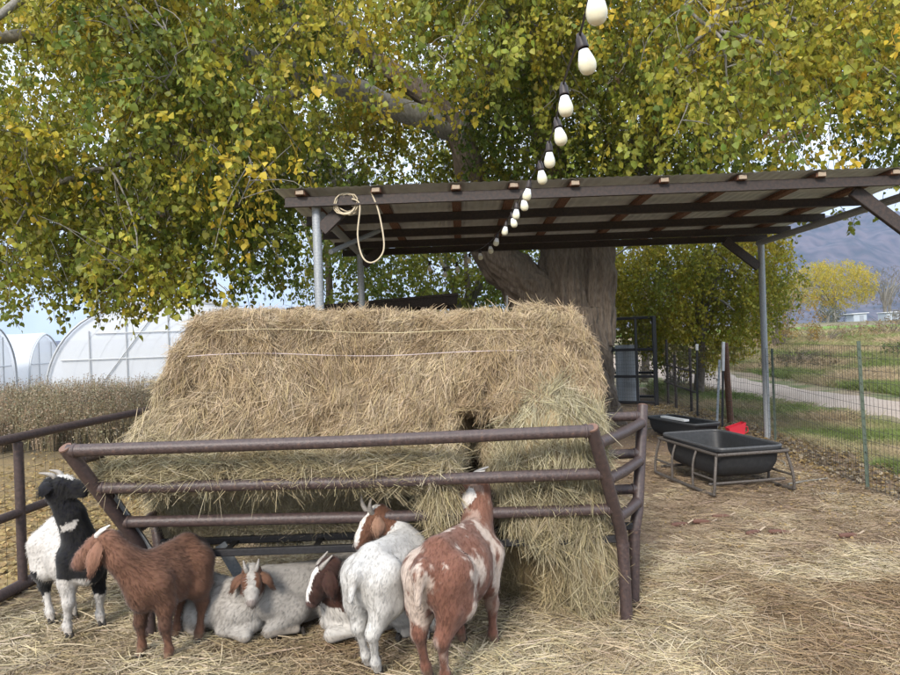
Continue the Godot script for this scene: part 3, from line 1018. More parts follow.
func fences() -> void:
	# left: pipe fence panel running back beside the pen, wire net on it
	var fx := func(d: float) -> float: return -2.92 + 0.085 * (d - 4.5)
	var t := thing("pipe_fence", "brown pipe fence with wire mesh at the left of the pen", "fence", V(-2.9, 0, 4.5))
	var o := t.position
	for q in [[1.03, 0.031], [0.53, 0.029], [0.045, 0.038]]:
		var m := MB.new()
		m.tube([V(fx.call(2.9), q[0] - 0.01, 2.9) - o, V(fx.call(5.0), q[0] + 0.006, 5.0) - o, V(fx.call(8.4), q[0], 8.4) - o], [q[1]], 16)
		obj("rail", m, M.pipe, t)
	for d in [2.95, 4.53, 6.5, 8.35]:
		var m := MB.new()
		m.tube([V(fx.call(d), -0.05, d) - o, V(fx.call(d), 1.0, d) - o], [0.03], 16)
		obj("post", m, M.pipe, t)
	obj("wire_net", wire_net(V(fx.call(2.95) - 0.045, 0, 2.95) - o, V(fx.call(8.35) - 0.045, 0, 8.35) - o, 0.05, 1.02, 0.1, 0.1, 0.0014), M.wire, t)
	# right: welded wire fence on mixed posts
	var w := thing("wire_fence", "welded wire fence along the right side of the pen", "fence", V(4.2, 0, 9.0))
	var line := [[3.9, 3.2, 1.38], [3.93, 6.48, 1.38], [4.3, 9.11, 1.3], [4.39, 10.8, 1.3], [4.33, 11.9, 1.28], [4.42, 13.2, 1.3], [4.5, 14.3, 1.3]]
	for k in line.size() - 1:
		var a: Array = line[k]
		var b: Array = line[k + 1]
		obj("wire_net", wire_net(V(a[0], 0, a[1]) - w.position, V(b[0], 0, b[1]) - w.position, 0.03, a[2], 0.06, 0.105, 0.0022), M.wire, w)
	t_post("steel_post", "green steel fence post nearest the camera in the right fence", V(3.955, 0, 6.48), V(3.9, 1.43, 6.46), M.green_steel)
	t_post("steel_post", "green steel fence post just right of the shelter's rear post", V(4.335, 0, 9.11), V(4.33, 1.3, 9.11), M.green_steel)
	t_post("steel_post", "dark leaning post with a white tip left of the wooden post", V(4.22, 0, 10.62), V(4.30, 1.38, 10.65), M.black_steel, 0.33)
	t_post("steel_post", "dark post with a white top, beside the steel gate", V(4.3, 0, 11.9), V(4.34, 1.33, 11.9), M.black_steel, 0.08)
	t_post("steel_post", "pale grey steel post leaning on the post with the white tip", V(4.08, 0, 10.5), V(4.22, 1.1, 10.62), M.galv)
	var p := thing("wooden_post", "weathered brown wooden post in the wire fence", "fence post", V(4.41, 0, 10.8), "posts of the wire fence")
	var m := MB.new()
	m.tube(curve([Vector3(0.03, -0.1, 0), Vector3(0.0, 0.6, 0), Vector3(-0.02, 1.36, 0)], 5), spread([0.055, 0.045], 11), 10, Color.WHITE, true, nz, 0.3)
	obj("pole", m, M.rusty, p)
	# small steel gate between the cage and the fence
	var g := thing("steel_gate", "low dark steel gate between wire cage and fence", "gate", V(4.5, 0, 13.2))
	o = g.position
	for q in [[4.42, 12.5, 1.25], [4.5, 13.6, 1.1], [4.6, 14.4, 1.4]]:
		m = MB.new()
		m.tube([V(q[0], -0.05, q[1]) - o, V(q[0], q[2], q[1]) - o], [0.028], 8)
		obj("post", m, M.brown_steel, g)
	for y in [0.45, 0.82]:
		m = MB.new()
		m.tube([V(4.42, y, 12.3) - o, V(4.6, y + 0.04, 14.6) - o], [0.02], 8)
		obj("rail", m, M.brown_steel, g)
	# wire cage behind the bale
	var c := thing("wire_cage", "tall dark steel framed wire cage at the foot of the cottonwood", "cage", V(4.0, 0, 15.2))
	o = c.position
	var corners := [V(3.45, 0, 14.9), V(4.35, 0, 14.4), V(4.75, 0, 15.7), V(3.85, 0, 16.2)]
	for k in 4:
		m = MB.new()
		var a: Vector3 = corners[k] - o
		m.box(a + Vector3(0, 0.95, 0), Vector3(0.075, 1.92, 0.075), Basis(), 0.005)
		obj("post", m, M.black_steel, c)
		var b: Vector3 = corners[(k + 1) % 4] - o
		for y in [1.88, 1.2, 0.62, 0.06]:
			m = MB.new()
			m.bar(a + Vector3(0, y, 0), b + Vector3(0, y, 0), 0.05, 0.06, Vector3.UP, 0.004)
			obj("rail", m, M.black_steel, c)
		obj("wire_net", wire_net(a, b, 0.08, 1.85, 0.05, 0.08, 0.0016), M.wire, c)
		if k == 0:
			m = MB.new()
			var mid := a.lerp(b, 0.62)
			m.box(mid + Vector3(0, 0.95, 0), Vector3(0.05, 1.85, 0.05), Basis(), 0.004)
			obj("post", m, M.black_steel, c)
	var dr := thing("metal_drum", "grey galvanized drum standing inside the wire cage", "drum", V(3.98, 0, 15.3))
	m = MB.new()
	m.lathe(Vector3.ZERO, Vector3.UP, [Vector2(0.01, 0), Vector2(0.25, 0), Vector2(0.26, 0.03), Vector2(0.25, 0.06), Vector2(0.25, 0.4), Vector2(0.262, 0.42), Vector2(0.25, 0.44), Vector2(0.25, 0.85), Vector2(0.262, 0.87), Vector2(0.25, 0.89), Vector2(0.25, 1.25), Vector2(0.26, 1.28), Vector2(0.24, 1.29), Vector2(0.01, 1.27)], 24)
	obj("shell", m, M.galv, dr)

# ---------- hay feeder ----------
func feeder() -> void:
	var t := thing("hay_feeder", "brown steel pipe hay feeder with flared rails and bent legs", "feeder", V(-0.4, 0, 3.8))
	var o := t.position
	var fl := [V(-1.92, 1.12, 3.345), V(-1.75, 0.52, 3.72), V(-1.73, 0.42, 3.75), V(-1.72, -0.03, 3.75)]
	var fr := [V(0.698, 1.12, 3.4), V(0.9, 0.52, 3.73), V(0.918, 0.42, 3.75), V(0.926, -0.03, 3.75)]
	var rr := [V(1.215, 1.12, 4.32), V(1.09, 0.52, 4.06), V(1.05, 0.42, 4.0), V(1.03, -0.03, 4.0)]
	var rl := [V(-1.9, 1.12, 4.32), V(-1.8, 0.52, 4.06), V(-1.76, 0.42, 4.0), V(-1.74, -0.03, 4.0)]
	for q in [fl, fr, rr, rl]:
		var m := MB.new()
		var ps := []
		for p in q:
			ps.append(p - o)
		m.tube(ps, [0.0335], 18)
		var post := obj("post", m, M.pipe, t)
		m = MB.new()
		var ax: Vector3 = (ps[0] - ps[1]).normalized()
		m.tube([ps[0], ps[0] + ax * 0.006], [0.0345, 0.031], 18)
		obj("cap", m, M.rail_cut, post)
		m = MB.new()
		m.tube([ps[2] + Vector3(0, 0.01, 0), ps[2] - Vector3(0, 0.012, 0)], [0.0365], 18)
		obj("weld", m, M.pipe, post)
	var at := func(q: Array, y: float) -> Vector3:
		var k := (y - 0.52) / 0.6
		return (q[1] as Vector3).lerp(q[0], k)
	for q in [[fl, fr, 1.105, 1.105, 0.0315, "pipe"], [fl, fr, 0.885, 0.86, 0.0305, "pipe"], [fl, fr, 0.672, 0.64, 0.0305, "pipe"], [rl, rr, 1.06, 1.06, 0.03, "pipe"], [rl, rr, 0.84, 0.84, 0.03, "pipe"], [rl, rr, 0.64, 0.64, 0.03, "pipe"], [fr, rr, 1.03, 1.02, 0.0305, "pipe"], [fr, rr, 0.82, 0.8, 0.0305, "pipe"], [fr, rr, 0.585, 0.57, 0.0305, "pipe"], [fl, rl, 1.05, 1.05, 0.0305, "pipe"], [fl, rl, 0.83, 0.83, 0.0305, "pipe"], [fl, rl, 0.6, 0.6, 0.0305, "pipe"]]:
		var m := MB.new()
		var a: Vector3 = at.call(q[0], q[2]) - o
		var b: Vector3 = at.call(q[1], q[3]) - o
		m.tube([a, a.lerp(b, 0.5) + Vector3(0, -0.008, 0), b], [q[4]], 18)
		var rail := obj("rail", m, M[q[5]], t)
		for e in [a + (b - a).normalized() * 0.036, b - (b - a).normalized() * 0.036]:
			m = MB.new()
			var ax := (b - a).normalized() * 0.007
			m.tube([e - ax, e - ax * 0.4, e + ax * 0.4, e + ax], [q[4], q[4] + 0.005, q[4] + 0.005, q[4]], 18, Color.WHITE, false, nz, 0.12)
			obj("weld", m, M.pipe, rail)
	for q in [[V(-1.73, 0.448, 3.765), V(0.92, 0.448, 3.765)], [V(-1.75, 0.448, 4.0), V(1.04, 0.448, 4.0)]]:
		var m := MB.new()
		m.bar(q[0] - o, q[1] - o, 0.035, 0.04, Vector3.UP, 0.005)
		obj("floor_bar", m, M.black_steel, t)
	for x in [-1.3, -0.8, -0.3, 0.2, 0.6]:
		var m := MB.new()
		m.bar(V(x, 0.445, 3.75) - o, V(x, 0.445, 4.02) - o, 0.03, 0.012, Vector3.UP)
		obj("slat", m, M.black_steel, t)
	# pale galvanized angle struts propping the feeder
	for q in [[V(-1.86, 0.9, 3.55), V(-1.66, 0.3, 3.82)], [V(-1.36, 0.46, 3.88), V(-1.16, 0.0, 3.99)]]:
		var m := MB.new()
		m.bar(q[0] - o, q[1] - o, 0.06, 0.006, Vector3(0.3, 0.2, 1))
		m.bar(q[0] - o + Vector3(0.027, 0, -0.02), q[1] - o + Vector3(0.027, 0, -0.02), 0.006, 0.04, Vector3(0.3, 0.2, 1))
		obj("strut", m, M.galv, t)

# ---------- hay ----------
func strand(b: MB, p: Vector3, dir: Vector3, length: float, w: float, bend: Vector3, col: Color) -> void:
	var s := b.v.size()
	var side := dir.cross(Vector3(R(-1, 1), R(-1, 1), R(-1, 1)))
	if side.length() < 0.05:
		side = Vector3(0.7, 0.1, 0.7)
	side = side.normalized()
	var up := side.cross(dir).normalized()
	for k in 4:
		var t := k / 3.0
		var q := p + dir * length * (t - 0.3) + bend * length * t * t
		var ww := w * (0.5 if k == 3 else 0.95) * 0.5
		b.vert(q - side * ww, up, col)
		b.vert(q + side * ww, up, col)
	for k in 3:
		var a := s + k * 2
		b.tri(a, a + 2, a + 1)
		b.tri(a + 1, a + 2, a + 3)

func tufts(n: int, count: int, radius: float, len_a: float, len_b: float, w: float, align: float, lift: float) -> Array:
	# local +y: the way most stalks lie; local +z: away from the surface
	var out := []
	for k in n:
		var b := MB.new()
		for j in count:
			var an := R(0, TAU)
			var rr := radius * sqrt(R(0, 1))
			var p := Vector3(cos(an) * rr, sin(an) * rr, R(-0.01, 0.012))
			var a2 := rng.randfn() * (1.0 - align) * 1.6 + (PI if R(0, 1) < 0.35 else 0.0)
			var dir := Vector3(sin(a2), cos(a2), R(-0.1, 1.0) * lift).normalized()
			var v := R(0.7, 1.14)
			strand(b, p, dir, R(len_a, len_b), w * R(0.6, 1.25), Vector3(R(-0.35, 0.35), R(-0.2, 0.2), R(-0.3, 0.1)), Color(v, v * R(0.95, 1.03), v * R(0.82, 1.08)))
		out.append(b.mesh())
	return out

func scatter(called: String, meshes: Array, xf: Array, cs: Array, parent: Node3D) -> void:
	for k in meshes.size():
		var a := []
		var c := []
		for j in range(k, xf.size(), meshes.size()):
			a.append(xf[j])
			c.append(cs[j])
		if a:
			copies(called, meshes[k], M.straw, a, c, parent)

func frame(at: Vector3, flow: Vector3, normal: Vector3, s: float) -> Transform3D:
	var z := normal.normalized()
	var y := flow - z * flow.dot(z)
	if y.length() < 0.02:
		y = Vector3(0.1, 0.3, 1).cross(z)
	y = y.normalized()
	return Transform3D(Basis(y.cross(z), y, z).scaled(Vector3.ONE * s), at)

func lump(b: MB, at: Vector3, rad: Vector3, sd: float, amp: float, col: Color) -> void:
	var s0 := b.v.size()
	var nu := 22
	var nv := 14
	for j in nv + 1:
		for k in nu:
			var th := PI * j / nv
			var ph := TAU * k / nu
			var d := Vector3(sin(th) * cos(ph), cos(th), sin(th) * sin(ph))
			var r := 1.0 + amp * nz.get_noise_3dv(d * 2.2 + Vector3(sd, sd * 2.0, 0)) + amp * 0.5 * nz.get_noise_3dv(d * 6.0 + Vector3(sd, 0, sd))
			b.vert(at + d * rad * r, d, col)
	for j in nv:
		for k in nu:
			var a := s0 + j * nu + k
			var c := s0 + j * nu + (k + 1) % nu
			b.tri(a, c, a + nu)
			b.tri(c, c + nu, a + nu)

func hay() -> void:
	var origin := V(-0.4, 0.45, 4.2)
	var t := thing("hay_bale", "large leaning hay bale loosened over the pipe feeder, tied with two twines", "hay bale", origin)
	var core := MB.new()
	var prof := [Vector2(4.06, 0.5), Vector2(4.07, 0.57), Vector2(4.06, 0.70), Vector2(3.88, 0.82), Vector2(3.57, 0.895), Vector2(3.60, 1.05), Vector2(3.70, 1.2), Vector2(3.81, 1.36), Vector2(3.9, 1.48), Vector2(3.97, 1.59), Vector2(4.03, 1.675), Vector2(4.15, 1.715), Vector2(4.45, 1.73), Vector2(4.8, 1.69), Vector2(4.88, 1.5), Vector2(4.75, 1.1), Vector2(4.4, 0.75), Vector2(4.2, 0.53), Vector2(4.12, 0.485)]
	var nu := 120
	var np := prof.size()
	var per := 4
	var ctr := Vector2(4.15, 1.15)
	var nvv := np * per
	for u in nu + 1:
		var s := float(u) / nu
		var e := 1.0
		var edge := minf(s, 1.0 - s)
		e = sqrt(1.0 - pow(1.0 - clampf(edge / (0.05 if s < 0.5 else 0.1), 0.0, 1.0), 2.0)) * 0.999 + 0.001
		for q in nvv:
			var k: int = q / per
			var f := float(q % per) / per
			var p: Vector2 = (prof[k] as Vector2).cubic_interpolate(prof[(k + 1) % np], prof[(k - 1 + np) % np], prof[(k + 2) % np], f)
			p = ctr + (p - ctr) * e
			# the left end spreads at its foot, the right end is blunt
			var wide := sstep(1.75, 0.75, p.y)
			var x := lerpf(lerpf(-1.66, -1.88, wide), lerpf(0.93, 0.86, wide), s)
			# on the right the face drops back under a torn ledge
			var torn := sstep(-0.05, 0.12, x) * sstep(1.22, 1.08, p.y) * (1.0 if p.x < 4.2 else 0.0)
			p.x += torn * (0.12 + 0.42 * exp(-pow((x - 0.12) / 0.15, 2.0)))
			p.x += 0.13 * exp(-pow((x + 0.74) / 0.05, 2.0) - pow((p.y - 1.08) / 0.09, 2.0)) * (1.0 if p.x < 4.0 else 0.0)
			p.y += 0.06 * sstep(0.4, -1.6, x) * sstep(1.2, 1.7, p.y)
			var w := V(x, p.y, p.x)
			var out := Vector3(0, p.y - ctr.y, -(p.x - ctr.x)).normalized()
			var n := 0.07 * nz.get_noise_3dv(w * 1.6) + 0.045 * nz.get_noise_3dv(w * 5.0) + 0.02 * nz.get_noise_3dv(w * 14.0)
			# two shallow waists where the twine bites
			var bite := exp(-pow((p.y - 1.63) / 0.02, 2.0)) + 0.7 * exp(-pow((p.y - 1.505) / 0.02, 2.0))
			var flake := nz.get_noise_2d(x * 5.5 + p.y * 2.2, p.y * 1.1 + 5.0)
			w += out * (n * 0.85 - 0.03 * bite + 0.075 * (0.22 - absf(flake)) + 0.05 * sstep(0.0, -0.5, nz.get_noise_2d(x * 1.7 + 31.0, p.y * 2.3)) * -1.0)
			var mix := clampf(0.5 + 0.9 * nz.get_noise_3dv(w * 2.0), 0.0, 1.0)
			core.vert(w - origin, out, Color(0.36, 0.27, 0.165).lerp(Color(0.46, 0.365, 0.24), mix))
	for u in nu:
		for q in nvv:
			var a := u * nvv + q
			var b := u * nvv + (q + 1) % nvv
			core.tri(a, a + nvv, b)
			core.tri(b, a + nvv, b + nvv)
	core.closed()
	obj("bale_core", core, M.hay_core, t)
	var xf := []
	var cs := []
	var n_all := core.v.size()
	for k in 20000:
		var j := rng.randi_range(0, n_all - 1)
		if k >= 14000 and core.v[j].y + origin.y > 1.1:
			continue
		var p := core.v[j] + Vector3(R(-0.012, 0.012), R(-0.012, 0.012), R(-0.01, 0.01))
		var w := p + origin
		var nn := core.n[j]
		if nn.z < -0.5 and w.y < 1.6:
			continue
		var flow := Vector3(1.1 * nz.get_noise_3dv(w * 1.6) - 0.3, -1.0, 0.5) + Vector3(R(-0.45, 0.45), R(-0.3, 0.3), 0)
		if R(0, 1) < 0.1:
			flow = Vector3(R(-1, 1), R(-1, 1), R(-1, 1))
		xf.append(frame(p, flow, nn + Vector3(R(-0.3, 0.3), R(-0.3, 0.3), R(-0.3, 0.3)), R(0.75, 1.25)))
		var green := sstep(1.15, 0.85, w.y) * 0.75 + sstep(-1.5, -1.75, w.x) * 0.5 + 0.4 * nz.get_noise_3dv(w * 1.1)
		var c := Color(0.38, 0.285, 0.18).lerp(Color(0.5, 0.4, 0.275), clampf(0.5 + nz.get_noise_3dv(w * 3.0), 0.0, 1.0))
		c = c.lerp(Color(0.49, 0.44, 0.31), clampf(green, 0.0, 0.85))
		cs.append(c * R(0.82, 1.12))
	scatter("stalks", tufts(10, 32, 0.048, 0.045, 0.13, 0.0027, 0.74, 0.26), xf, cs, t)
	# clumps pulled loose: hanging at the right, lying over the second rail
	var lumps := [
		[V(0.56, 1.02, 3.76), Vector3(0.25, 0.24, 0.18), 1.0], [V(0.36, 0.86, 3.80), Vector3(0.13, 0.22, 0.12), 0.7], [V(0.71, 0.68, 3.86), Vector3(0.14, 0.32, 0.14), 0.8],
		[V(0.50, 0.62, 3.80), Vector3(0.22, 0.17, 0.12), 0.7], [V(0.75, 0.28, 3.88), Vector3(0.11, 0.34, 0.11), 0.6], [V(-0.08, 0.74, 3.68), Vector3(0.09, 0.17, 0.07), 0.6], [V(0.56, 0.3, 3.94), Vector3(0.05, 0.24, 0.06), 0.4], [V(0.42, 0.27, 4.16), Vector3(0.36, 0.3, 0.09), -1.0],
		[V(-0.35, 0.92, 3.63), Vector3(0.26, 0.07, 0.10), 0.5], [V(-0.95, 0.95, 3.63), Vector3(0.4, 0.07, 0.10), 0.5], [V(-1.55, 0.96, 3.62), Vector3(0.3, 0.09, 0.12), 0.7]]
	var long := tufts(10, 34, 0.055, 0.10, 0.25, 0.0029, 0.78, 0.26)
	for k in lumps.size():
		var q: Array = lumps[k]
		var b := MB.new()
		lump(b, q[0] - origin, q[1], k * 3.7, 0.3, Color(0.38, 0.3, 0.18))
		b.closed()
		var o := obj("loose_clump", b, M.hay_core, t)
		xf = []
		cs = []
		var rad: Vector3 = q[1]
		var cnt := int(3000.0 * (rad.x * rad.y + rad.y * rad.z + rad.x * rad.z) + 90)
		for j in cnt:
			var i := rng.randi_range(0, b.v.size() - 1)
			if b.n[i].z < -0.55:
				continue
			var fl := Vector3(R(-0.45, 0.45), -1, R(-0.2, 0.5)) if k < 8 else Vector3(R(-1, 1), R(-0.45, 0.15), R(-0.1, 0.8))
			xf.append(frame(b.v[i], fl, b.n[i] + Vector3(R(-0.4, 0.4), R(-0.3, 0.3), R(-0.3, 0.3)), R(0.7, 1.15)))
			cs.append((Color(0.40, 0.315, 0.185).lerp(Color(0.48, 0.44, 0.305), clampf(q[2] + R(-0.4, 0.2), 0.0, 1.0)) if q[2] > 0.0 else Color(0.40, 0.315, 0.185)) * R(0.7, 1.1))
		scatter("stalks", long, xf, cs, o)
	# baling twine round the bale
	for q in [["twine_yellow", 1.63, -1.35, 0.42, 3.975], ["twine_pink", 1.505, -1.5, 0.46, 3.895]]:
		var ps := []
		for k in 30:
			var s := k / 29.0
			var x := lerpf(q[2], q[3], s)
			ps.append(V(x, q[1] + 0.06 * sstep(0.4, -1.6, x) * sstep(1.2, 1.7, q[1]) + 0.01 * sin(s * 9.0), q[4] - 0.036 - 0.014 * sin(s * 23.0)) - origin)
		var b := MB.new()
		b.tube(ps, [0.0022], 5)
		obj("twine", b, M[q[0]], t)

# ---------- goats ----------
func skin_from(bones: Array, cell: float, k: float) -> MB:
	# smooth union of tapered capsules on a grid, meshed as surface nets
	# bone: [a, b, ra, rb, side squash]
	var lo := Vector3(1e9, 1e9, 1e9)
	var hi := -lo
	for q in bones:
		for e in 2:
			var r: float = q[2 + e] + 0.05
			lo = lo.min(q[e] - Vector3(r, r, r))
			hi = hi.max(q[e] + Vector3(r, r, r))
	var nx := int((hi.x - lo.x) / cell) + 2
	var ny := int((hi.y - lo.y) / cell) + 2
	var nzz := int((hi.z - lo.z) / cell) + 2
	var E := PackedFloat32Array()
	E.resize(nx * ny * nzz)
	var ik := 1.0 / k
	for q in bones:
		var a: Vector3 = q[0]
		var b: Vector3 = q[1]
		var ra: float = q[2]
		var rb: float = q[3]
		var isq: float = 1.0 / q[4]
		var mr := maxf(ra, rb) + 0.04
		var bl := ((a.min(b) - Vector3(mr, mr, mr)) - lo) / cell
		var bh := ((a.max(b) + Vector3(mr, mr, mr)) - lo) / cell
		var az := Vector3(a.x, a.y, a.z * isq)
		var ba := Vector3(b.x, b.y, b.z * isq) - az
		var bb := maxf(ba.length_squared(), 1e-8)
		var dr := rb - ra
		for z in range(maxi(0, int(bl.z)), mini(nzz, int(bh.z) + 2)):
			var pz := (lo.z + z * cell) * isq
			for y in range(maxi(0, int(bl.y)), mini(ny, int(bh.y) + 2)):
				var row := (z * ny + y) * nx
				var py := lo.y + y * cell
				for x in range(maxi(0, int(bl.x)), mini(nx, int(bh.x) + 2)):
					var p := Vector3(lo.x + x * cell, py, pz) - az
					var h := clampf(p.dot(ba) / bb, 0.0, 1.0)
					var d := (p - ba * h).length() - ra - dr * h
					if d < 0.04:
						E[row + x] += exp(-maxf(d, -0.12) * ik)
	var m := MB.new()
	var id := PackedInt32Array()
	id.resize(nx * ny * nzz)
	id.fill(-1)
	var offs := [0, 1, nx, nx + 1, nx * ny, nx * ny + 1, nx * ny + nx, nx * ny + nx + 1]
	var pos := []
	for c in 8:
		pos.append(Vector3(c & 1, (c >> 1) & 1, (c >> 2) & 1))
	var edges := [[0, 1], [2, 3], [4, 5], [6, 7], [0, 2], [1, 3], [4, 6], [5, 7], [0, 4], [1, 5], [2, 6], [3, 7]]
	var oy := nx
	var oz := nx * ny
	for z in nzz - 1:
		for y in ny - 1:
			var row := (z * ny + y) * nx
			for x in nx - 1:
				var i0 := row + x
				var n := int(E[i0] > 1.0) + int(E[i0 + 1] > 1.0) + int(E[i0 + oy] > 1.0) + int(E[i0 + oy + 1] > 1.0) + int(E[i0 + oz] > 1.0) + int(E[i0 + oz + 1] > 1.0) + int(E[i0 + oz + oy] > 1.0) + int(E[i0 + oz + oy + 1] > 1.0)
				if n == 0 or n == 8:
					continue
				var s := Vector3.ZERO
				var cnt := 0.0
				for e in edges:
					var fa := E[i0 + offs[e[0]]]
					var fb := E[i0 + offs[e[1]]]
					if (fa > 1.0) == (fb > 1.0):
						continue
					var la := log(maxf(fa, 0.03))
					var lb := log(maxf(fb, 0.03))
					s += (pos[e[0]] as Vector3).lerp(pos[e[1]], la / (la - lb))
					cnt += 1.0
				id[i0] = m.vert(lo + (Vector3(x, y, z) + s / cnt) * cell, Vector3.UP, Color.WHITE)
	for z in range(1, nzz - 1):
		for y in range(1, ny - 1):
			var row := (z * ny + y) * nx
			for x in range(1, nx - 1):
				var i0 := row + x
				var ins := E[i0] > 1.0
				if id[i0] < 0 and id[i0 - 1] < 0:
					continue
				if (E[i0 + 1] > 1.0) != ins:
					quad(m, id[i0], id[i0 - oy], id[i0 - oy - oz], id[i0 - oz], ins)
				if (E[i0 + oy] > 1.0) != ins:
					quad(m, id[i0], id[i0 - oz], id[i0 - oz - 1], id[i0 - 1], ins)
				if (E[i0 + oz] > 1.0) != ins:
					quad(m, id[i0], id[i0 - 1], id[i0 - 1 - oy], id[i0 - oy], ins)
	m.smooth()
	return m

func quad(m: MB, a: int, b: int, c: int, d: int, flip: bool) -> void:
	if mini(mini(a, b), mini(c, d)) < 0:
		return
	if flip:
		m.tri(a, c, b)
		m.tri(a, d, c)
	else:
		m.tri(a, b, c)
		m.tri(a, c, d)

func coat(kind: String, p: Vector3, h: Vector3, in_head: bool, neck: float, nb: float) -> Color:
	# p: body axes in unit-goat metres (x forward, y up, z right); h: head axes (x poll to muzzle 0..1, y up, z side, metres)
	var white := Color(0.5, 0.48, 0.455)
	var red := Color(0.132, 0.068, 0.043)
	var wob := 0.035 * nz.get_noise_3dv(p * 9.0) + 0.015 * nz.get_noise_3dv(p * 30.0)
	var grain := 1.0 + 0.16 * nz.get_noise_3dv(p * Vector3(16, 34, 34)) + nb
	var c := white
	match kind:
		"black_and_white":
			c = white
			var black := Color(0.012, 0.012, 0.014)
			if neck > 0.02 + wob or (p.x > 0.10 + wob and p.y > 0.31 + wob * 1.5):
				c = black
			if p.x < -0.29 + wob and p.y > 0.42:
				c = black
			if p.x < -0.1 and p.z > 0.02 and p.y > 0.17 + wob and p.y < 0.34:
				c = black
			if p.x > 0.0 and p.z < -0.02 and p.y > 0.2 + wob and p.y < 0.36:
				c = black
			if p.x > 0.0 and p.z > 0.02 and p.y < 0.34:
				c = white
			if in_head and h.y > 0.032 + wob * 0.4 and absf(h.z) < 0.024 + wob * 0.4 and h.x < 0.6:
				c = white
			if not in_head and neck > 0.41 + wob and neck < 0.49 + wob and p.z > 0.055 + wob and p.x > 0.2:
				c = white
		"brown":
			c = red.lerp(Color(0.09, 0.042, 0.03), clampf(0.4 + 2.0 * wob * 9.0, 0.0, 1.0) * 0.5)
			c = c.lerp(Color(0.19, 0.097, 0.066), clampf(neck, 0.0, 1.0) * 0.45)
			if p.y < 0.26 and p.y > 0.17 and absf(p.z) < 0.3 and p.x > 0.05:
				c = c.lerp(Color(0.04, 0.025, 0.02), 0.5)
			if in_head and h.x > 0.6:
				c = c.lerp(Color(0.2, 0.11, 0.08), 0.5)
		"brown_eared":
			c = Color(0.33, 0.31, 0.285)  # white-grey coat, darkened to include the shade under the feeder
			if in_head and absf(h.z) > 0.026 + wob * 0.3 and h.x < 0.62 + wob:
				c = Color(0.12, 0.058, 0.036)
			if not in_head and neck > 0.2 and neck < 0.9 and absf(p.z - 0.045) < 0.012 + wob * 0.2 and p.x > 0.2:
				c = Color(0.03, 0.022, 0.018)
		"dark_headed":
			c = Color(0.44, 0.42, 0.39)
			if neck > 0.0 + wob * 2.0 and p.y > 0.13 + wob:
				c = Color(0.052, 0.025, 0.019)
			if in_head:
				c = Color(0.042, 0.022, 0.018)
				if h.y > 0.012 and absf(h.z) < 0.02 + wob * 0.2 and h.x > 0.1:
					c = Color(0.7, 0.67, 0.64)
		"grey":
			c = Color(0.255, 0.24, 0.22)  # whitish coat toned down to grey: feeder shade is in this colour
		"white":
			c = Color(0.48, 0.47, 0.45)
			if neck > 0.62 + wob:
				c = Color(0.12, 0.058, 0.036)
				if in_head and absf(h.z) < 0.022 + wob * 0.3 and h.y > 0.0:
					c = Color(0.74, 0.71, 0.67)
		"patched":
			c = Color(0.155, 0.072, 0.05)
			var q := nz.get_noise_3dv(p * Vector3(5.0, 3.2, 4.2) + Vector3(3.3, 1.0, 0)) + 0.5 * nz.get_noise_3dv(p * Vector3(16, 9, 16))
			var amt := sstep(0.0, 0.22, q + 0.06) * 0.85
			if p.y < 0.26:
				amt *= 0.45
			c = c.lerp(Color(0.5, 0.42, 0.36), amt)
			if neck > 0.15:
				c = c.lerp(Color(0.2, 0.1, 0.07), 0.6)
	if in_head and h.x > 0.97 and kind != "black_and_white":
		c = c.lerp(Color(0.1, 0.06, 0.055), 0.55)
	if p.y < 0.06:
		c = c.lerp(Color(0.2, 0.15, 0.1), 0.35)
	return c * grain

